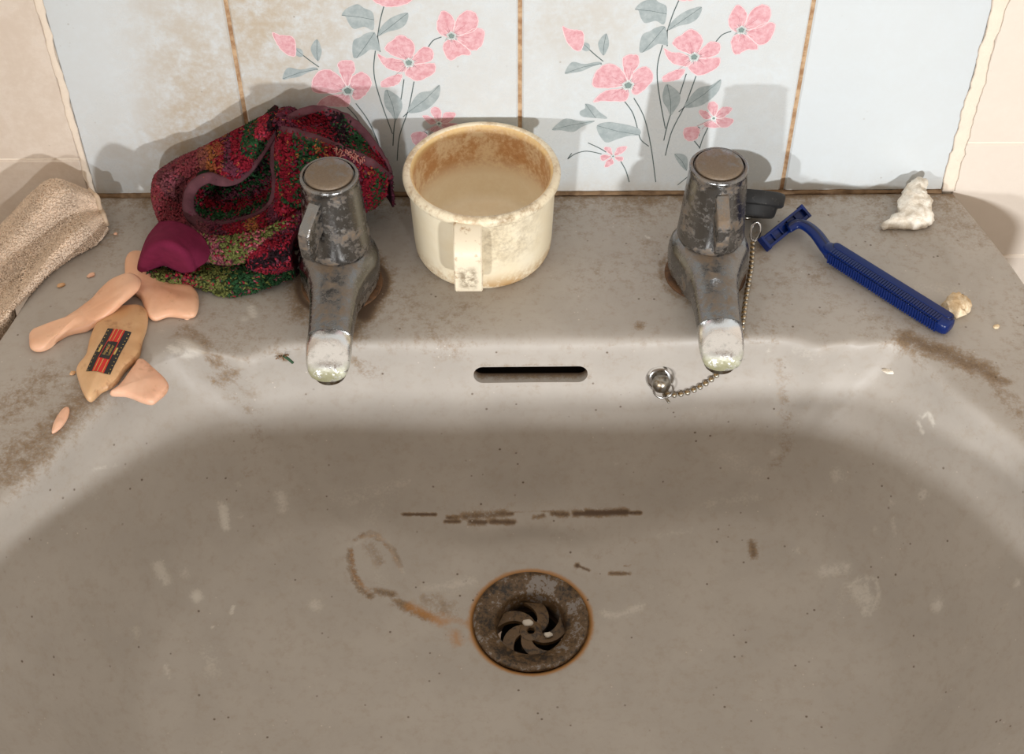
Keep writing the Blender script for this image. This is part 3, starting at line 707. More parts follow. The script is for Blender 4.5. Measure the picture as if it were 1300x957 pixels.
prof_o = [(1, 1.2), (30, 1.2), (31, .2), (34, .2), (36.2, 1.6), (37.2, 4), (37.6, 9), (38.2, 26), (38.8, 44), (39.0, 47.6), (40.4, 48.4), (41.5, 49.8), (41.7, 51.6), (41.0, 53.4), (39.6, 54.3), (38.2, 54.3), (37.6, 53.6)]
prof_i = [(37.6, 53.6), (37.2, 53.0), (36.6, 52.6), (36.2, 51.4), (36.0, 44), (35.4, 26), (34.6, 10), (33, 6), (29, 4.2), (1, 3.8)]
mb = MB(); P = prof_o + prof_i[1:]; V, F = lathe(P, 96)
mb.add(V, F); no = (len(prof_o) - 1) * 96
mb.M = [0 if i < no else 1 for i in range(len(F))]; mb.M[-2] = 0; mb.M[-1] = 1
mb.build('mug_cup', [M_mo, M_mi], mug, sharp=50)
hx = at(594, 330, y=-97)[0] - mc[0]
hp = [(-36.5, 48.5), (-41, 49.2), (-47, 47.5), (-51.5, 45.0), (-54.0, 41.5), (-54.4, 35), (-54.0, 26), (-53.2, 18.5), (-51.5, 16.0), (-48, 15.2), (-40, 15.6), (-36.5, 16)]
hp = np.array(hp) + np.array([0, .8]); hpc = crom(hp, 4); secs = []
for i in range(len(hpc)):
    t = hpc[min(i + 1, len(hpc) - 1)] - hpc[max(i - 1, 0)]; t /= np.linalg.norm(t); nn = np.array([t[1], -t[0]])
    sec = []
    for sx, sn in ((-7.2, -1.0), (-6.6, -1.7), (6.6, -1.7), (7.2, -1.0), (7.2, 1.0), (6.6, 1.7), (-6.6, 1.7), (-7.2, 1.0)):
        q = hpc[i] + nn * sn; sec.append((hx + sx, q[0], q[1]))
    secs.append(sec)
V, F = loft(secs)
t = NT('handle_plastic'); n1 = t.noise(90, 5, .65); n2 = t.noise(420, 4, .7)
e = t.math('ADD', t.math('MULTIPLY', n1, .6), t.math('MULTIPLY', n2, .4))
c = t.mix(t.step(e, .52, .66), lin4((228, 216, 192)), lin4((170, 138, 100)))
zz = t.xyz(2); yy = t.xyz(1)
pt = t.math('MULTIPLY', t.math('MULTIPLY', t.step(zz, .017, .023), t.step(zz, .038, .031)), t.math('MULTIPLY', t.step(e, .38, .54), t.step(yy, -.051, -.053)))
c = t.mix(t.math('MULTIPLY', t.math('MULTIPLY', pt, t.math('SUBTRACT', 1.0, t.step(t.math('ABSOLUTE', t.math('SUBTRACT', t.xyz(0), (hx) * MM)), .0025, .0062))), .75), c, lin4((104, 86, 60))); t.set('Base Color', c); t.set('Roughness', .45)
fixnormals(obj('mug_handle', V, F, t.m, mug, sharp=40))

# ------------------------------------------------------------------ cloth tools
M_cloth = NT('dyed_cotton'); M_cloth.set('Base Color', M_cloth.attr('Col', 'Color')).set('Roughness', .95).set('Specular IOR Level', .1)
M_cloth.bump(M_cloth.noise(900, 3, .6), .5, .0006); M_cloth = M_cloth.m
def patch(C, step=1.2):
    C = np.asarray(C, float)                       # rows x cols x 3
    rows = np.array([crom(r, 8) for r in C]); cols = np.array([crom(rows[:, j], 8) for j in range(rows.shape[1])]).transpose(1, 0, 2)
    return cols
def grid_faces(nr, nc, base=0):
    I, J = np.meshgrid(np.arange(nr - 1), np.arange(nc - 1), indexing='ij'); a = I * nc + J
    return np.stack([a, a + 1, a + nc + 1, a + nc], -1).reshape(-1, 4) + base
def tufts(P, N, Cc, length, rad, tilt=.8):
    """one short yarn loop (a spindle of 8 faces) at each point"""
    n = len(P); r = rng.normal(0, 1, (n, 3)); tn = np.cross(N, r); tn /= np.linalg.norm(tn, axis=1)[:, None] + 1e-9
    d = N * (1 - tilt * .6) + tn * tilt; d /= np.linalg.norm(d, axis=1)[:, None]
    s = np.cross(d, N + .01); s /= np.linalg.norm(s, axis=1)[:, None] + 1e-9; u = np.cross(s, d)
    L = length * rng.uniform(.7, 1.3, (n, 1)); R_ = rad * rng.uniform(.8, 1.25, (n, 1))
    c = P + N * rad * .7
    V = np.stack([c - d * L * .5, c + s * R_, c + u * R_, c - s * R_, c - u * R_, c + d * L * .5], 1)
    f = np.array([(0, 2, 1), (0, 3, 2), (0, 4, 3), (0, 1, 4), (5, 1, 2), (5, 2, 3), (5, 3, 4), (5, 4, 1)])
    F = (f[None] + (np.arange(n) * 6)[:, None, None]).reshape(-1, 3)
    return V.reshape(-1, 3), F, np.repeat(Cc, 6, axis=0)
def sample_grid(Gp, dens_, colf):
    """random points on a grid patch with normals and colours"""
    nr, nc = Gp.shape[:2]; A = Gp[:-1, :-1]; B = Gp[1:, :-1]; Cq = Gp[:-1, 1:]
    nrm = np.cross(Cq - A, B - A); ar = np.linalg.norm(nrm, axis=2); nrm = nrm / (ar[..., None] + 1e-9)
    tot = int(ar.sum() * dens_); p = (ar / ar.sum()).ravel(); idx = rng.choice(len(p), tot, p=p)
    i, j = np.unravel_index(idx, ar.shape); u = rng.random((tot, 1)); v = rng.random((tot, 1))
    P = A[i, j] + u * (B[i, j] - A[i, j]) + v * (Cq[i, j] - A[i, j])
    # face the camera side / outside
    N = nrm[i, j]
    return P, N, colf((i + u[:, 0]) / (nr - 1), (j + v[:, 0]) / (nc - 1), P)
PAL = dict(red=(116, 24, 38), crim=(140, 40, 54), pink=(158, 84, 92), plum=(88, 42, 56), mauve=(86, 54, 60), green=(36, 66, 40), olive=(92, 96, 52), orange=(138, 84, 50), black=(34, 22, 26), maroon=(104, 30, 56), teal=(40, 62, 54), dusty=(122, 68, 74))
PAL = {k: np.array(lin(v)) for k, v in PAL.items()}
def stripes(seq, axis, jit=.04, mixs=.25):
    names = [s[0] for s in seq]; edges = np.cumsum([s[1] for s in seq]); edges = edges / edges[-1]
    tab = np.array([PAL[n] for n in names])
    def f(u, v, P):
        q = (u if axis == 0 else v) + rng.normal(0, jit, len(u)); k = np.clip(np.searchsorted(edges, q), 0, len(tab) - 1)
        sw = rng.random(len(u)) < mixs; k = np.where(sw, rng.integers(0, len(tab), len(u)), k)
        return tab[k] * rng.uniform(.65, 1.35, (len(u), 1))
    return f

# ------------------------------------------------------------------ red striped face cloth, bundled behind the left tap
def A(*L): return [at(x, y, y=d) for x, y, d in L]
cloth = empty('face_cloth', (-120, -45, 0))
tag(cloth, 'crumpled dark red terry face cloth with green stripes heaped behind the left tap', 'cloth')
OFF = np.array([-120.0, -45, 0])
patches = []     # (grid, colour function, terry density)
loop_px = [(352,156),(340,177),(318,210),(300,226),(282,229),(264,226),(247,235),(239,253),(242,273),(259,285),(285,287),(312,281),(337,270),(349,254),(352,231),(350,201)]
loop_y = [-28,-33,-40,-44,-46,-48,-51,-54,-57,-59,-59,-57,-54,-50,-44,-36]
out_px = [(372,140),(335,150),(292,172),(252,192),(222,206),(200,222),(196,240),(200,262),(212,286),(240,297),(285,304),(325,300),(362,285),(384,262),(388,225),(384,180)]
out_y = [-15,-14,-14,-14,-14,-17,-21,-28,-38,-50,-58,-58,-55,-50,-42,-30]
loop_y = [v * .8 for v in loop_y]
lp = np.array(A(*[(x, y, d) for (x, y), d in zip(loop_px, loop_y)])); op = np.array(A(*[(x, y, d) for (x, y), d in zip(out_px, out_y)]))
mid1 = lp * .62 + op * .38 + np.array([0, -7, 4]); mid2 = lp * .28 + op * .72 + np.array([0, -5, 3])
def closed_patch(rows):
    rows = [np.r_[r, r[:1]] for r in rows]
    rr = np.array([np.r_[crom(r[:-1], 8, True), r[:1]] for r in rows]); return np.array([crom(rr[:, j], 8) for j in range(rr.shape[1])]).transpose(1, 0, 2)
for i_, q_ in ((4, .5), (5, .8), (6, 1), (7, 1), (8, .8), (9, .4)): mid1[i_] += q_ * np.array([2, 11, -7]); mid2[i_] += q_ * np.array([-2, -3, 2])
back = op + np.array([0, 10, -10])
outer_ring = closed_patch([back, op, mid2, mid1, lp])
def col_mound(u, v, P):
    n = len(u); s = (P[:, 0] * .55 + P[:, 2] * .75 + 6 * vnoise(P, 14, 5))
    k = np.floor(s / 6.5).astype(int) % 9
    tab = np.array([PAL[c] for c in ('red', 'plum', 'red', 'green', 'crim', 'black', 'plum', 'red', 'orange')])
    sw = rng.random(n) < .22; k = np.where(sw, rng.integers(0, 9, n), k); c = tab[k] * rng.uniform(.6, 1.4, (n, 1))
    left = P[:, 0] < -168
    c[left] = .4 * c[left] + .6 * PAL['dusty'] * rng.uniform(.7, 1.3, (left.sum(), 1))
    og = (P[:, 0] < -158) & (P[:, 2] > 46 + 5 * vnoise(P, 8, 3)) & (rng.random(n) < .55); c[og] = .4 * c[og] + .6 * PAL['orange']
    return c
patches.append((outer_ring, col_mound, 1.25, 1))
# inside of the rolled opening
in1 = lp * .95 + lp.mean(0) * .05 + np.array([0, 9, 0]); in2 = lp * .85 + lp.mean(0) * .15 + np.array([0, 20, 2]); in3 = lp * .25 + lp.mean(0) * .75 + np.array([0, 33, 4])
patches.append((closed_patch([lp, in1, in2, in3]), stripes([('plum', 2), ('green', 2), ('red', 2), ('plum', 1), ('green', 1.5), ('black', 2)], 0), 1.0, -1))
# upper right fold between two hems
hemA = A((356,158,-26),(376,146,-22),(398,139,-18),(424,143,-16),(448,155,-16),(470,178,-17),(486,203,-20),(494,220,-26))
hemB = A((356,166,-34),(378,170,-36),(402,178,-37),(428,188,-37),(450,197,-36),(470,207,-35),(485,218,-33),(493,226,-31))
hemA, hemB = np.array(hemA), np.array(hemB)
dip = hemA * .5 + hemB * .5 + np.array([0, 6, -6])
patches.append((patch([hemA, hemA * .8 + hemB * .2 + [0, 3, -4], dip, hemB]), stripes([('plum', 1), ('red', 2), ('black', 1), ('green', 1.5), ('red', 1.5), ('plum', 1)], 1), 1.1, 1))
backA = hemA + np.array([0, 6, -22.0]); backA[:, 1] = np.minimum(backA[:, 1], -4); backA[:, 2] = np.maximum(backA[:, 2] * .5, 2)
patches.append((patch([hemA, hemA * .5 + backA * .5 + [0, 4, 0], backA]), stripes([('plum', 1), ('red', 2), ('plum', 2)], 1), 1.0, -1))
low = np.array(A((360,250,-50),(382,262,-52),(405,268,-50),(430,270,-46),(452,270,-40),(468,266,-34),(480,256,-30),(488,246,-26)))
bm1 = hemB * .6 + low * .4 + np.array([0, -7, 3])
patches.append((patch([hemB, bm1, hemB * .25 + low * .75 + [0, -4, 0], low]), stripes([('red', 1.2), ('green', 1.6), ('orange', .6), ('red', 1), ('plum', 1.5), ('red', 1.5), ('green', 1), ('red', 1)], 1), 1.25, 1))
# olive band under the opening
b0 = np.array(A((208,282,-46),(240,293,-58),(280,300,-64),(320,295,-64),(355,282,-60),(386,264,-54)))
b1 = np.array(A((214,296,-56),(246,308,-66),(284,314,-71),(322,308,-71),(358,297,-66),(388,284,-60)))
b2 = np.array(A((232,312,-62),(258,326,-69),(290,333,-73),(326,323,-72),(360,312,-68),(390,304,-62)))
b3 = np.array(A((246,318,-56),(266,330,-62),(294,338,-66),(330,326,-66),(362,318,-62),(390,312,-58)))
patches.append((patch([b0, b1, b2, b3]), stripes([('red', .8), ('olive', 1.6), ('dusty', 1), ('olive', 1.6), ('pink', .9), ('olive', 1.2), ('red', .7), ('plum', 1)], 1, .03, .3), 1.0, 1))
# dark terry roll below it on the right
d0 = np.array(A((318,300,-62),(340,296,-64),(365,288,-62),(388,280,-58))); d1 = np.array(A((312,324,-72),(340,318,-76),(366,310,-74),(392,304,-68)))
d2 = np.array(A((318,346,-76),(344,342,-80),(370,332,-78),(394,324,-72))); d3 = np.array(A((326,352,-68),(348,350,-70),(372,342,-70),(394,336,-66)))
patches.append((patch([d0, d1, d2, d3]), stripes([('plum', 1), ('red', 1), ('black', 1), ('crim', 1), ('plum', 1)], 0), 1.25, 1))
# lowest fold lying on the ledge
e0 = np.array(A((182,334,-62),(215,342,-66),(250,338,-68),(290,336,-70),(330,334,-70),(370,326,-66),(392,318,-62)))
e1 = np.array(A((180,343,-70),(214,350,-75),(252,352,-79),(290,356,-82),(330,350,-80),(368,340,-74),(392,332,-70)))
e2 = np.array(A((184,352,-72),(222,361,-78),(256,366,-81),(290,376,-84),(326,368,-81),(364,354,-75),(390,346,-70)))
e3 = e2 + np.array([0, 8, 0]); e3[:, 2] = np.clip(e2[:, 2] - 3, .5, None)
patches.append((patch([e0, e1, e2, e3]), stripes([('dusty', .6), ('olive', 1.6), ('crim', .6), ('olive', 1.8), ('green', 2.5), ('green', 1.2), ('plum', .8)], 1, .03, .2), 1.0, 1))
def off_tap(P):                                  # the cloth bends round the left tap instead of passing through it
    c = np.array([-96, -74.5]); d = P[:, :2] - c; r = np.hypot(d[:, 0], d[:, 1]) + 1e-6
    lim = np.where(P[:, 2] < 36, 25.0, 21.0); k = np.where(r < lim, lim / r, 1.0); P = P.copy(); P[:, :2] = c + d * k[:, None]; return P
V0 = []; F0 = []; C0 = []; nb = 0; TV = []; TF = []; TC = []; tb = 0
for Gp, cf, dn, sgn in patches:
    nr, nc = Gp.shape[:2]; Gp = Gp.copy()
    wob = 2.3 * vnoise(Gp.reshape(-1, 3), 13, 8) + .9 * vnoise(Gp.reshape(-1, 3), 6, 9)
    wob = wob.reshape(nr, nc); Gp[1:-1] += wob[1:-1, :, None] * np.array([.3, -.8, .6])
    Gp[..., 2] = np.maximum(Gp[..., 2], .6); Gp[..., 1] = np.minimum(Gp[..., 1], -2.2)
    Gp = off_tap(Gp.reshape(-1, 3)).reshape(nr, nc, 3); V0.append(Gp.reshape(-1, 3)); F0.append(grid_faces(nr, nc, nb)); nb += nr * nc
    uu, vv = np.meshgrid(np.linspace(0, 1, nr), np.linspace(0, 1, nc), indexing='ij')
    C0.append(.3 * cf(uu.ravel(), vv.ravel(), Gp.reshape(-1, 3)))  # sheet darker than its pile: shade between tufts put into the colour
    P, N, Cc = sample_grid(Gp, dn * .8, cf)
    flip = (N @ np.array([0, -.7, .7])) < 0
    if sgn > 0: N = np.where(flip[:, None], -N, N)
    a, b, c = tufts(P, N, Cc, 3.4, .9); TV.append(a); TF.append(b + tb); TC.append(c); tb += len(a)
V0 = np.concatenate(V0) - OFF; F0 = np.concatenate(F0); C0 = np.concatenate(C0)
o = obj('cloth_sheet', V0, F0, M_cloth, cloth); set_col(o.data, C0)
sol = o.modifiers.new('s', 'SOLIDIFY'); sol.thickness = .0012; sol.offset = 0
TVc = off_tap(np.concatenate(TV)); TVc[:, 2] = np.maximum(TVc[:, 2], .3); TVc[:, 1] = np.minimum(TVc[:, 1], -1.0)
o = obj('terry_pile', TVc - OFF, np.concatenate(TF), M_cloth, cloth, smooth=True); set_col(o.data, np.concatenate(TC)); o['kind'] = 'stuff'
def hem(P, a, b, up, closed=False, col='mauve', name='hem', step=1.0, par=cloth, off=OFF, mat=M_cloth):
    Pc = crom(P, 10, closed); V, F = sweep(Pc, a, b, up=up, n=10, closed=closed)
    V = V + (.25 * vnoise(V, 3, 2))[:, None]; V[:, 2] = np.maximum(V[:, 2], .4)
    o = fixnormals(obj(name, V - off, F, mat, par)); cc = np.tile(PAL[col], (len(V), 1)) * (1 + .28 * vnoise(V, 4, 6) + .12 * vnoise(V, 1.2, 3))[:, None]
    set_col(o.data, np.clip(cc, 0, 1)); return o
vd = -ray(320, 230); vd /= np.linalg.norm(vd)
hem(lp, 3.1, 1.2, vd, True)
hem(hemA, 2.2, 1.2, vd); hem(hemB, 2.6, 1.3, vd); 
# frayed yarn ends on the upper hem
mb = MB()
for k in range(46):
    p = at(rng.uniform(425, 462), 0, y=-38); f = rng.uniform(.42, .66); i = f * 7; q = hemB[int(i)] * (1 - i % 1) + hemB[int(i) + 1] * (i % 1)
    q = q + np.array([rng.normal(0, 1.2), -1.6, rng.normal(.5, 1)]); d = rng.normal(0, 1.6, 3)
    V, F = sweep(crom([q, q + d * .6 + [0, -1, .8], q + d + [0, -1.2, -.2]], 4), .28, .28, n=5); mb.add(V, F)
o = mb.build('frayed_yarn', M_cloth, cloth); set_col(o.data, np.tile(np.array(lin((176, 120, 110))), (len(o.data.vertices), 1))); o['kind'] = 'stuff'
for ob in (o,): ob.data.transform(Matrix.Translation([-v * MM for v in OFF]))
# flat-woven maroon corner, turned over
m0 = np.array(A((204,284,-46),(222,284,-52),(242,292,-60),(256,304,-66),(264,318,-69)))
m1 = np.array(A((190,302,-56),(208,294,-66),(232,300,-72),(252,316,-75),(260,330,-74)))
m2 = np.array(A((181,326,-64),(193,306,-74),(217,304,-80),(240,320,-82),(248,338,-78)))
m3 = np.array(A((178,342,-68),(186,321,-78),(206,309,-84),(230,319,-86),(244,342,-80)))
m4 = np.array(A((186,345,-67),(192,330,-74),(206,321,-78),(224,328,-80),(236,343,-76)))
m5 = np.array(A((196,345,-64),(200,338,-66),(207,334,-68),(217,337,-70),(226,344,-70)))
Gp = patch([m0, m1, m2, m3, m4, m5]); Gp[..., 2] = np.maximum(Gp[..., 2], .8)
o = obj('flat_corner', Gp.reshape(-1, 3) - OFF, grid_faces(*Gp.shape[:2]), M_cloth, cloth); cc = np.tile(PAL['maroon'], (Gp.shape[0] * Gp.shape[1], 1)) * (1 + .15 * vnoise(Gp.reshape(-1, 3), 3, 4))[:, None]; set_col(o.data, cc)
o['label'] = 'smooth maroon woven corner'; sol = o.modifiers.new('s', 'SOLIDIFY'); sol.thickness = .0016; sol.offset = -1

# ------------------------------------------------------------------ beige flannel over the left edge
fl = empty('flannel', (-262, -55, 0)); tag(fl, 'folded beige terry flannel lying over the left edge of the basin', 'flannel')
OFF2 = np.array([-262.0, -55, 0])
top_px = [(112,243,-16),(84,232,-17),(62,230,-18),(36,250,-21),(12,276,-24),(-20,306,-28),(-60,344,-34)]
ridge1 = [(124,258,-24),(98,250,-28),(76,252,-34),(52,272,-40),(28,298,-46),(-2,328,-54),(-40,364,-62)]
valley = [(128,268,-27),(102,268,-32),(82,276,-38),(60,298,-46),(38,326,-55),(10,358,-66),(-26,396,-80)]
ridge2 = [(132,278,-31),(114,290,-42),(94,304,-52),(72,326,-62),(50,352,-74),(20,388,-90),(-16,428,-106)]
bot_px = [(135,285,-32),(124,302,-42),(100,317,-51),(76,337,-60),(52,365,-72),(22,402,-90),(-14,446,-112)]
rowsf = [np.array(A(*r)) for r in (top_px, ridge1, valley, ridge2, bot_px)]
und = rowsf[0].copy(); und[:, 1] += 3; und[:, 2] = np.where(und[:, 0] > -262, .8, und[:, 2] - 16)
undb = rowsf[4].copy(); undb[:, 1] += 1.5; undb[:, 2] = np.where(undb[:, 0] > -266, .8, undb[:, 2] - 14)
rowsf[1][:, 2] += 3.5; rowsf[3][:, 2] += 2.5; rowsf[2][2:, 2] -= 4
Gf = patch([und, rowsf[0], rowsf[1], rowsf[2], rowsf[3], rowsf[4], undb])
Gf[..., 1] = np.minimum(Gf[..., 1], -2.5)
on_l = Gf[..., 0] > -270; Gf[..., 2] = np.where(on_l, np.maximum(Gf[..., 2], .9), Gf[..., 2])
BEI = np.array(lin((222, 201, 180)))
def col_fl(u, v, P): return BEI * (rng.uniform(.82, 1.16, (len(u), 1))) * (1 + .10 * vnoise(P, 10, 2))[:, None]
o = obj('flannel_sheet', Gf.reshape(-1, 3) - OFF2, grid_faces(*Gf.shape[:2]), M_cloth, fl)
set_col(o.data, np.tile(BEI, (Gf.shape[0] * Gf.shape[1], 1)) * (1 + .06 * vnoise(Gf.reshape(-1, 3), 6, 2))[:, None])
sol = o.modifiers.new('s', 'SOLIDIFY'); sol.thickness = .0016; sol.offset = -1
P, N, Cc = sample_grid(Gf[:, 9:], 1.9, col_fl); N = np.where(((N @ np.array([0, -.6, .8])) < 0)[:, None], -N, N)
a, b, c = tufts(P, N, Cc, 2.3, .5); a[:, 1] = np.minimum(a[:, 1], -1.2); a[:, 2] = np.where(a[:, 0] > -270, np.maximum(a[:, 2], .4), a[:, 2])
o = obj('terry_pile', a - OFF2, b, M_cloth, fl); set_col(o.data, c); o['kind'] = 'stuff'
P, N, Cc = sample_grid(Gf[:, :11], 3.0, col_fl); N = np.where(((N @ np.array([0, -.6, .8])) < 0)[:, None], -N, N)
a, b, c = tufts(P, N, Cc * 1.04, 1.1, .3); a[:, 1] = np.minimum(a[:, 1], -1.2); a[:, 2] = np.maximum(a[:, 2], .4)
o = obj('border_pile', a - OFF2, b, M_cloth, fl); set_col(o.data, c); o['kind'] = 'stuff'
PAL['beige'] = np.array(lin((198, 176, 152)))
hem([r[0] for r in rowsf[:5]], 2.2, 1.4, (-.6, -.4, .7), col='beige', par=fl, off=OFF2, name='flannel_hem')

# ------------------------------------------------------------------ flat lumps: soap pieces, crumbs, paste
def slab(name, outline, z0, thick, mats, parent=None, dome=.35, edge=2.2, nz=0.3, nscale=6, tilt=None, seed=0, origin=None, sag=0.0):
    """rounded pebble-like slab over a closed outline (world xy); z0 base height or function(x, y)"""
    q = crom(outline, 6, True); n = len(q); c = q.mean(0)
    zf = z0 if callable(z0) else (lambda x, y: z0)
    R0 = np.max(np.linalg.norm(q - c, axis=1))
    prof = [(.90, 0.0), (.975, .12), (1.0, .38), (.985, .62), (.94, .85), (.86, .97), (.70, 1.0 + dome * .35), (.5, 1.0 + dome * .7), (.28, 1 + dome * .93), (.12, 1 + dome)]
    V = []
    for s, h in prof:
        for p in q:
            xy = c + (p - c) * s; V.append((xy[0], xy[1], zf(*xy) + thick * h / (1 + dome)))
    V.append((c[0], c[1], zf(*c) + thick)); V.append((c[0], c[1], zf(*c)))
    k = len(prof); F = [(i * n + j, i * n + (j + 1) % n, (i + 1) * n + (j + 1) % n, (i + 1) * n + j) for i in range(k - 1) for j in range(n)]
    t = k * n; F += [((k - 1) * n + j, (k - 1) * n + (j + 1) % n, t) for j in range(n)] + [((j + 1) % n, j, t + 1) for j in range(n)]
    V = np.array(V); d = nz * vnoise(V, nscale, seed) + nz * .5 * vnoise(V, nscale * .45, seed + 3)
    up = V[:, 2] - np.array([zf(x, y) for x, y in V[:, :2]]) ; wgt = np.clip(up / (thick * .4), 0, 1)
    V[:, 2] += d * wgt; V[:, 0] += .4 * nz * vnoise(V, nscale, seed + 7) * wgt; V[:, 1] += .4 * nz * vnoise(V, nscale, seed + 9) * wgt
    V[:, 2] = np.maximum(V[:, 2], np.array([zf(x, y) for x, y in V[:, :2]]))
    o = obj(name, V, F, mats, parent, origin=origin if origin is not None else (c[0], c[1], zf(*c))); return fixnormals(o)
def XY(L, z=3): return np.array([at(x, y, z=z)[:2] for x, y in L])
def make_soap(name, c1, c2, dirty):
    t = NT(name); n1 = t.noise(110, 5, .6); n2 = t.noise(45, 4, .6, (3, 1, 1))
    c = t.mix(t.step(n2, .35, .65), lin4(c1), lin4(c2)); c = t.mix(t.math('MULTIPLY', t.step(n1, .58, .72), dirty), c, lin4((146, 96, 58)))
    t.set('Base Color', c); t.set('Roughness', .42); t.set('Subsurface Weight', .15); t.set('Subsurface Radius', (.004, .002, .001)); t.set('Subsurface Scale', .5)
    t.bump(t.noise(60, 3, .5), .15, .001); return t.m
M_soapA = make_soap('pink_soap', (228, 182, 150), (220, 168, 134), .3); M_soapB = make_soap('brown_soap', (212, 172, 130), (196, 152, 108), .5); M_soapC = make_soap('pale_soap', (234, 190, 162), (226, 176, 146), .35)
# flat piece partly under the cloth
slab('soap_piece', XY([(160,325),(172,318),(190,322),(200,345),(222,360),(246,366),(252,380),(249,398),(236,402),(214,400),(196,405),(186,398),(178,378),(164,366),(158,345)], 3), 0.2, 6.0, M_soapA, nz=.5, seed=1, dome=.2)
so = bpy.data.objects[-1] if False else None
o = COL.objects[-1]; tag(o, 'broad pink soap piece half hidden under the red face cloth', 'soap', 'broken soap pieces')
# middle piece with the label
zc = lambda x, y: .2
o = slab('soap_piece', XY([(142,392),(158,388),(176,388),(187,396),(187,412),(181,432),(176,452),(158,470),(145,488),(128,497),(114,509),(106,500),(98,478),(97,468),(108,452),(114,430),(124,410)], 3), zc, 7.5, M_soapB, nz=.6, nscale=7, seed=2, dome=.3)
tag(o, 'brownish soap piece carrying the small red and black label', 'soap', 'broken soap pieces'); soap_mid = o
# corner piece
o = slab('soap_piece', XY([(139,499),(150,490),(160,478),(170,464),(178,455),(190,462),(203,474),(213,486),(211,496),(200,506),(192,511),(178,508),(160,501)], 3), .2, 5.5, M_soapC, nz=.5, seed=3, dome=.25)
tag(o, 'pale pink soap corner nearest the bowl, beside the labelled soap piece', 'soap', 'broken soap pieces')
# long bone-shaped piece lying across the others
zl = lambda x, y: .2 + 7.8 * float(np.clip((x + 226) / 18, 0, 1)) 
o = slab('soap_piece', XY([(33,421),(34,412),(46,406),(70,399),(92,386),(112,372),(132,356),(150,349),(168,350),(179,356),(178,366),(166,378),(150,390),(128,401),(104,408),(84,412),(66,421),(52,432),(40,434),(34,430)], 9), zl, 6.5, M_soapA, nz=.5, nscale=9, seed=5, dome=.3)
tag(o, 'long pink bone-shaped soap piece lying across the other soap', 'soap', 'broken soap pieces')
# sliver
o = slab('soap_sliver', XY([(66,550),(68,538),(75,525),(84,517),(88,520),(85,532),(77,543)], 1), .15, 2.6, M_soapC, nz=.25, nscale=3, seed=6); tag(o, 'thin pointed soap sliver alone on the left edge of the basin', 'soap')
# label on the middle piece: black ground, red bands, gold lettering
M_lb = simple('label_black', (24, 22, 22), .35); M_lr = simple('label_red', (196, 34, 26), .35); M_lg = simple('label_gold', (196, 168, 96), .35, .3)
smB = BVHTree.FromPolygons([tuple((v.co + soap_mid.location) / MM if False else (Vector(v.co) / MM + soap_mid.location / MM)) for v in soap_mid.data.vertices], [tuple(p.vertices) for p in soap_mid.data.polygons])
def topz(x, y):
    h = smB.ray_cast(Vector((x, y, 60)), Vector((0, 0, -1))); return h[0].z if h[0] is not None else 7
Lc = at(138, 445, z=7.4); ax = at(152, 419, z=7.4) - at(125, 469, z=7.4); ax[2] = 0; LL = np.linalg.norm(ax); ax /= LL; bx = np.array([-ax[1], ax[0], 0])   # ax runs along the label
bx = -bx if bx[0] < 0 else bx
def lab(u, v, h): q = Lc + ax * u + bx * v; return (q[0], q[1], topz(q[0], q[1]) + h)
lab_root = empty('soap_label', (0, 0, 0), soap_mid); lab_root.matrix_parent_inverse = Matrix.Translation(-soap_mid.location)
lab_root['label'] = 'red, black and gold oval-ended label'
def strip(u0, u1, v0, v1, h, mi, mb, k=6):
    us = np.linspace(u0, u1, k); vs = np.linspace(v0, v1, k); V = [lab(u, v, h) for u in us for v in vs]
    mb.add(V, grid_faces(k, k).tolist(), mi)
mb = MB(); hl = LL * .52; hw = 6.4
strip(-hl, hl, -hw, hw, .22, 0, mb, 10); strip(-hl, hl, -3.1, 3.1, .34, 1, mb, 9)
for v in (-2.2, 2.2, -.2): strip(-hl, -hl * .42, v - .18, v + .18, .42, 2, mb, 4); strip(hl * .42, hl, v - .18, v + .18, .42, 2, mb, 4)
for s in (-1, 1):
    for k in range(12): strip(-hl + k * hl / 6 + .3, -hl + k * hl / 6 + .8, s * 5.5 - .25, s * 5.5 + .25, .40, 2, mb, 2)
    strip(-2.4, 2.4, s * 4.1 - .8, s * 4.1 + .2, .40, 2, mb, 3)
def text_mesh(body, size):
    cu = bpy.data.curves.new('t', 'FONT'); cu.body = body; cu.size = size; cu.align_x = 'CENTER'; cu.align_y = 'CENTER'; cu.extrude = 0
    ob = bpy.data.objects.new('t', cu); COL.objects.link(ob); bpy.context.view_layer.update()
    me = bpy.data.meshes.new_from_object(ob.evaluated_get(bpy.context.evaluated_depsgraph_get())); bpy.data.objects.remove(ob, do_unlink=True)
    V = [v.co[:] for v in me.vertices]; F = [tuple(p.vertices) for p in me.polygons]; return V, F
strip(-hl * .40, hl * .40, -2.7, 2.7, .40, 0, mb, 6)
for body, v, sz in (('Imperial', -1.1, 2.3), ('Leather', 1.1, 2.3)):
    V, F = text_mesh(body, sz); mb.add([lab(p[0], v - p[1], .52) for p in V], F, 2)
lo = mb.build('label_print', [M_lb, M_lr, M_lg], lab_root, smooth=False)

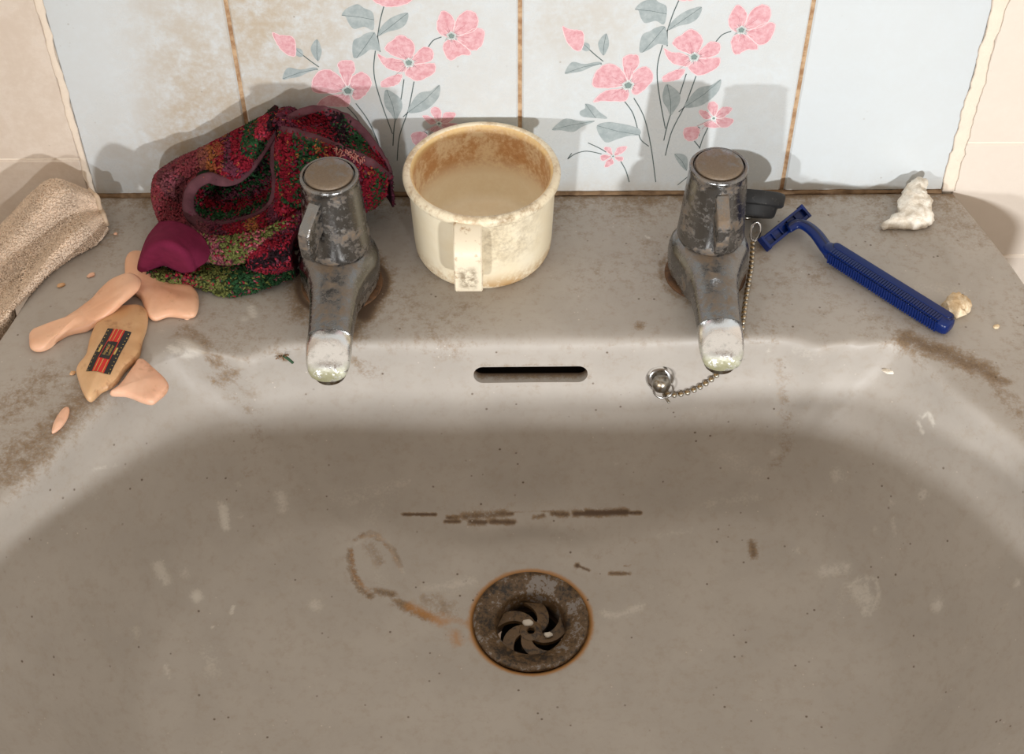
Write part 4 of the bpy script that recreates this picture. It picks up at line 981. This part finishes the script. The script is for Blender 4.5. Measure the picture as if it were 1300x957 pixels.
# ------------------------------------------------------------------ dried paste lumps and crumbs
def make_paste(name, c1, c2):
    t = NT(name); n = t.noise(160, 6, .7); t.set('Base Color', t.mix(t.step(n, .38, .62), lin4(c1), lin4(c2))); t.set('Roughness', .8); t.bump(n, .8, .0012); return t.m
M_paste = make_paste('dried_paste', (214, 202, 184), (242, 236, 224)); M_paste2 = make_paste('dried_paste_yellow', (196, 168, 130), (232, 214, 184))
def lump(name, pts, mat, label, nz=1.8, seed=0, group=None):
    """pts: (px, py, z, radius mm) chain grown into one crumpled lump"""
    bm = bmesh.new(); 
    mball = bpy.data.metaballs.new('mb'); mball.resolution = .0012; mball.threshold = .05
    c0 = at(pts[0][0], pts[0][1], z=pts[0][2])
    for px, py, z, r in pts:
        p = at(px, py, z=z); e = mball.elements.new(); e.co = [v * MM for v in p]; e.radius = r * MM * 1.35
    ob = bpy.data.objects.new('mb_tmp' + str(seed), mball); COL.objects.link(ob); bpy.context.view_layer.update()
    me = bpy.data.meshes.new_from_object(ob.evaluated_get(bpy.context.evaluated_depsgraph_get())); bpy.data.objects.remove(ob, do_unlink=True)
    bm.from_mesh(me); bmesh.ops.subdivide_edges(bm, edges=bm.edges, cuts=2, use_grid_fill=True)
    V = np.array([v.co[:] for v in bm.verts]) / MM; bm.normal_update(); N = np.array([v.normal[:] for v in bm.verts]); F = [tuple(v.index for v in f.verts) for f in bm.faces]; bm.free()
    ridge = (1 - np.abs(vnoise(V, 5, seed)) * 2) * .6 + (.5 - np.abs(vnoise(V, 2.4, seed + 1))) * .8 + (.5 - np.abs(vnoise(V, 1.2, seed + 2))) * .4
    V = V + N * (ridge * nz)[:, None]; V[:, 2] = np.maximum(V[:, 2], .15); V[:, 1] = np.minimum(V[:, 1], -.8)
    o = fixnormals(obj(name, V, F, mat, None, origin=(c0[0], c0[1], 0), smooth=True)); tag(o, label, 'paste lump', group); return o
lump('paste_lump', [(1166,236,11,4.2),(1160,250,8,5.2),(1152,262,6,4.6),(1166,262,6,5.4),(1172,256,8,4.4),(1168,275,4,5.6),(1154,280,3.5,5.0),(1140,283,3,4.2),(1126,286,2,2.8),(1115,284,1.6,1.6),(1176,272,4,3.6)], M_paste, 'large crumpled white lump of dried paste beside the wall at right', 1.7, 3)
lump('paste_lump', [(1212,386,4,4.2),(1222,384,4,4.0),(1216,394,3,3.6),(1206,390,3,2.6),(1228,381,4,2.2),(1222,400,1.5,1.8)], M_paste2, 'small crumpled cream lump of dried paste beside the razor handle end', 2.1, 8)
def crumb(name, px, py, r, mat, label, sx=1.4, cat='crumb', ang=.5, group=None):
    p = hit(px, py); bm = bmesh.new(); bmesh.ops.create_icosphere(bm, subdivisions=2, radius=r)
    V = np.array([v.co[:] for v in bm.verts]) * [sx, .8, .5]; F = [tuple(v.index for v in f.verts) for f in bm.faces]; bm.free()
    V = V * (1 + .35 * vnoise(V + px, r * .8, 2))[:, None]; ca, sa = math.cos(ang), math.sin(ang); V = V @ np.array([[ca, sa, 0], [-sa, ca, 0], [0, 0, 1]])
    o = obj(name, V + p + np.array([0, -.2, r * .35]), F, mat, None, origin=p, smooth=False); tag(o, label, cat, group); return o
crumb('paste_flake', 1127, 472, 1.9, M_paste, 'white paste flake on the right slope of the bowl', 1.8, ang=-.3)
crumb('soap_crumb', 78, 363, 1.9, M_soapB, 'tan soap crumb on the ledge just below the flannel', 1.2)
crumb('soap_crumb', 116, 350, 1.8, M_soapC, 'pale soap crumb above the long soap piece', 1.3)
crumb('soap_crumb', 238, 404, 1.4, M_soapC, 'pinkish soap crumb just below the broad soap piece', 1.2)
crumb('soap_crumb', 93, 474, 1.6, M_soapB, 'brown soap crumb touching the left of the labelled soap', 1.0)
crumb('soap_crumb', 1265, 415, 1.7, M_paste2, 'lone cream crumb on the right edge of the basin', 1.1)
crumb('soap_crumb', 147, 297, 1.1, M_soapC, 'tiny crumb on the ledge between flannel and face cloth', 1.1)
# dried plant scrap
ps = empty('plant_scrap', hit(358, 452)); tag(ps, 'tiny dried flower scrap with green stalk left of the left spout', 'scrap')
mb = MB(); c0 = np.zeros(3)
for k in range(16):
    d = rng.normal(0, 1.0, 3) * [1.6, .9, .4]; V, F = sweep([c0 + d, c0 + d * 1.4 + [0, 0, .8], c0 + d * 1.9 + [0, 0, .5]], .35, .25, n=5); V[:, 2] = np.maximum(V[:, 2], .05); mb.add(V, F)
mb.build('dried_head', simple('dried_brown', (120, 88, 56), .9), ps)
V, F = sweep(crom([hit(360, 453) + [0, 0, 1], hit(366, 457) + [0, 0, 1], hit(372, 462) + [0, 0, .9]], 5), .75, .75, n=7); V = V - np.array(ps.location) / MM
fixnormals(obj('green_stalk', V, F, simple('stalk_green', (40, 74, 46), .7), ps))

# ------------------------------------------------------------------ razor
rz = empty('razor', at(1110, 350, z=0)); tag(rz, 'blue plastic disposable razor with ribbed handle lying right of the right tap', 'razor'); RO = at(1110, 350, z=0)
M_blue = NT('blue_plastic'); M_blue.set('Base Color', lin4((3, 30, 88))).set('Roughness', .3).set('Specular IOR Level', .35); M_blue.bump(M_blue.noise(300, 3), .05, .0004); M_blue = M_blue.m
M_blue2 = simple('blue_plastic_dark', (5, 16, 58), .4); M_blade = simple('razor_steel', (120, 124, 132), .3, 1)
hA = at(1049, 316, z=6.2); hB = at(1207, 412, z=6.2); ux = hB - hA; HL = np.linalg.norm(ux); ux /= HL; vx = np.cross(np.array([0, 0, 1]), ux); 
def rsec(c, hw, zb, zt, v, n=20, e=3.2):
    out = []
    for k in range(n):
        a = 2 * math.pi * k / n; c_, s_ = math.cos(a), math.sin(a)
        out.append(c + v * hw * math.copysign(abs(c_) ** (2 / e), c_) + np.array([0, 0, (zb + zt) / 2 - c[2] + (zt - zb) / 2 * math.copysign(abs(s_) ** (2 / e), s_)]))
    return out
secs = []
for f, hw, zb, zt in ((-.02, 2.6, 4.5, 9.5), (0, 3.4, 3.8, 10), (.03, 4.4, 2.8, 10.4), (.08, 4.9, 1.8, 10.5), (.5, 5.2, .8, 9.6), (.9, 5.4, .15, 9.2), (.96, 5.3, .15, 9.0), (.985, 4.9, .3, 8.6), (1.0, 4.0, .9, 7.8), (1.006, 2.4, 2.2, 6.6)):
    secs.append(rsec(hA + ux * HL * f, hw, zb, zt, vx))
V, F = loft(secs); fixnormals(obj('razor_handle', V - RO, F, M_blue, rz, sharp=60))
mb = MB()
Rm = np.stack([ux, vx, np.array([0, 0, 1.0])], 1)
for k in range(46):
    f = .07 + k * .0192; zt = 10.5 - 1.3 * f; zb = max(.3, 1.9 - 2.4 * f); hw = 4.9 + .5 * f
    for s in (-1,):
        V, F = boxv(hA + ux * HL * f + vx * s * (hw - .1) + np.array([0, 0, (zb + zt) / 2 - hA[2]]), 1.0, 1.1, (zt - zb) * .72, Rm); mb.add(V, F)
        V, F = boxv(hA + ux * HL * f + vx * s * (hw * .52) + np.array([0, 0, zt - hA[2] - .22]), 1.05, hw * .85, .9, Rm); mb.add(V, F)
o = mb.build('grip_ribs', M_blue, rz, smooth=False); o.data.transform(Matrix.Translation([-v * MM for v in RO])); o['kind'] = 'stuff'
# raised long panel on the top of the handle, in a dark groove
def panel(hw, z_up, mat, name, f0, f1):
    pts = []
    L0, L1 = HL * f0, HL * f1
    for k in range(13): a = math.pi / 2 + math.pi * k / 12; pts.append((L0 + hw * math.cos(a) * .8, hw * math.sin(a)))
    for k in range(13): a = -math.pi / 2 + math.pi * k / 12; pts.append((L1 + hw * math.cos(a) * .8, hw * math.sin(a)))
    zt = lambda u: 10.3 - 1.35 * u / HL + z_up
    secs = [[hA + ux * u + vx * (v * s_ + 2.0) + np.array([0, 0, zt(u) - dz_ - hA[2]]) for u, v in pts] for s_, dz_ in ((1, 2.5), (1, .25), (.86, 0))]
    V, F = loft(secs); fixnormals(obj(name, V - RO, F, mat, rz, sharp=40))
panel(2.9, .25, M_blue2, 'panel_groove', .06, .965); panel(2.35, .75, M_blue, 'top_panel', .065, .96)
# neck
nk = crom([at(1000, 290, z=7), at(1012, 284, z=8.5), at(1024, 287, z=9), at(1037, 298, z=8.6), at(1050, 316, z=7.0), at(1056, 320, z=6.6)], 6)
V, F = sweep(nk, 3.4, 2.3, up=(0, 0, 1), n=14, scale=np.linspace(.95, 1.2, len(nk))); fixnormals(obj('neck', V - RO, F, M_blue, rz))
V, F = sweep(nk + np.array([0, 0, 2.2]), 1.1, .5, up=(0, 0, 1), n=8); fixnormals(obj('neck_rib', V - RO, F, M_blue2, rz))
# head: a long guarded bar
h0 = at(969, 311, z=3.2); h1 = at(1021, 269, z=7.5); hu = h1 - h0; hl_ = np.linalg.norm(hu); hu /= hl_
hv = np.cross(hu, np.array([.45, -.25, .85])); hv /= np.linalg.norm(hv); hw_ = np.cross(hv, hu); hw_ /= np.linalg.norm(hw_)
if hw_[2] < 0: hw_ = -hw_; hv = -hv
HM = np.stack([hu, hv, hw_], 1); hc = (h0 + h1) / 2
mb = MB()
V, F = boxv(hc, hl_, 7.6, 2.0, HM); mb.add(V, F)
V, F = boxv(hc + hw_ * 1.8 + hv * 3.0, hl_, 1.6, 2.4, HM); mb.add(V, F)
V, F = boxv(hc + hw_ * 1.8 - hv * 3.0, hl_, 1.6, 2.4, HM); mb.add(V, F)
for s in (-1, 1): V, F = boxv(hc + hu * s * (hl_ / 2 - .7) + hw_ * .9, 1.8, 8.6, 5.0, HM); mb.add(V, F)
for s in (-.55, -.2, .2, .55): V, F = boxv(hc + hu * s * hl_ / 2 + hw_ * 1.4, 1.0, 6, 1.4, HM); mb.add(V, F)
o = mb.build('razor_head', M_blue, rz, smooth=False); o.data.transform(Matrix.Translation([-v * MM for v in RO]))
bv = o.modifiers.new('b', 'BEVEL'); bv.width = .00035; bv.segments = 2
V, F = boxv(hc - hw_ * 1.3, hl_ * .92, 7.0, .5, HM); obj('blade', V - RO, F, M_blade, rz, smooth=False)

# ------------------------------------------------------------------ plug with its ball chain
pl = empty('sink_plug', (122, -26, 0)); tag(pl, 'black rubber sink plug on a ball chain, propped behind the right tap', 'plug'); PO = np.array([122.0, -26, 0])
t = NT('black_rubber'); n = t.noise(420, 5, .75); t.set('Base Color', t.mix(t.step(n, .60, .74), lin4((20, 20, 21)), lin4((110, 106, 98)))); t.set('Roughness', .65); t.bump(n, .3, .0005); M_rub = t.m
pax = np.array([.10, .68, .72]); pax /= np.linalg.norm(pax); pcn = np.array([127.5, -28.0, 17.0])
V, F = lathe([(.4, -8.5), (12.2, -8.5), (13.2, -7.6), (14.6, -2.6), (16.8, -2.4), (17.6, -1.6), (18.2, 3.8), (17.6, 5.0), (16.4, 5.4), (.4, 5.4)], 56, pcn, pax); fixnormals(obj('plug_body', V - PO, F, M_rub, pl, sharp=40))
V, F = lathe([(.3, -8.4), (3.2, -8.5), (3.2, -9.6), (2.2, -10.4), (.3, -10.4)], 24, pcn + np.array([-2, 0, 0]), pax); fixnormals(obj('plug_boss', V - PO, F, M_dull, pl))
rc = at(959, 294, z=7.0); ring = [rc + 5.6 * (math.cos(a) * np.array([.35, 0, 0]) * 1.3 + math.sin(a) * np.array([.1, .5, .8])) for a in np.arange(30) * 2 * math.pi / 30]
V, F = sweep(ring, .85, .85, up=(1, 0, .2), n=7, closed=True); fixnormals(obj('plug_ring', V - PO, F, M_chrome, pl))
# beads: from the ring, past the spout, over the rim and down to the stay
P = [rc + np.array([-1.5, -5, -4.2]), at(954, 338, z=2.0), at(950, 362, z=2.0), at(946, 388, z=2.0), at(943, 412, z=2.0)]
for px, py in ((939, 432), (932, 446), (922, 461), (908, 476), (890, 489), (872, 497), (856, 500), (847, 499)):
    q = hit(px, py); P.append(q + np.array([0, -1.6, .9]))
Pc = resample(crom(P, 8), .6)
def clear(p, d):                                 # keeps the chain lying on the ceramic, not in it
    for _ in range(4):
        h = bvh.find_nearest(Vector(p)); n_ = np.array(h[1])
        if n_[2] < 0 and n_[1] > 0: n_ = -n_
        g = float((np.asarray(p) - np.array(h[0])) @ n_)
        if g < d: p = np.asarray(p) + n_ * (d - g)
    return p
Pc = np.array([clear(p, 1.75) for p in Pc])
beads = resample(Pc, 3.55)
bm = bmesh.new(); bmesh.ops.create_icosphere(bm, subdivisions=2, radius=1.55 * MM)
bme = bpy.data.meshes.new('bead'); bm.to_mesh(bme); bm.free(); bme.polygons.foreach_set('use_smooth', np.ones(len(bme.polygons), bool))
t = NT('bead_metal'); n = t.noise(350, 3, .6); t.set('Base Color', t.mix(t.step(n, .4, .6), lin4((150, 116, 60)), lin4((176, 172, 162)))); t.set('Metallic', .85); t.set('Roughness', .35); bme.materials.append(t.m)
for k, p in enumerate(beads):
    b = bpy.data.objects.new('bead', bme); COL.objects.link(b); b.parent = pl; b.location = [v * MM for v in (p - PO)]
V, F = sweep(Pc, .45, .45, n=6); fixnormals(obj('chain_wire', V - PO, F, M_dull, pl))
V, F = sweep(crom([hit(847, 499) + [0, -1.6, .9], hit(842, 497) + [0, -2.5, .5], ringc + np.array([3.4, -2.8, -7.2])], 5), .8, .8, n=6); fixnormals(obj('chain_clasp', V - PO, F, M_dull, pl))
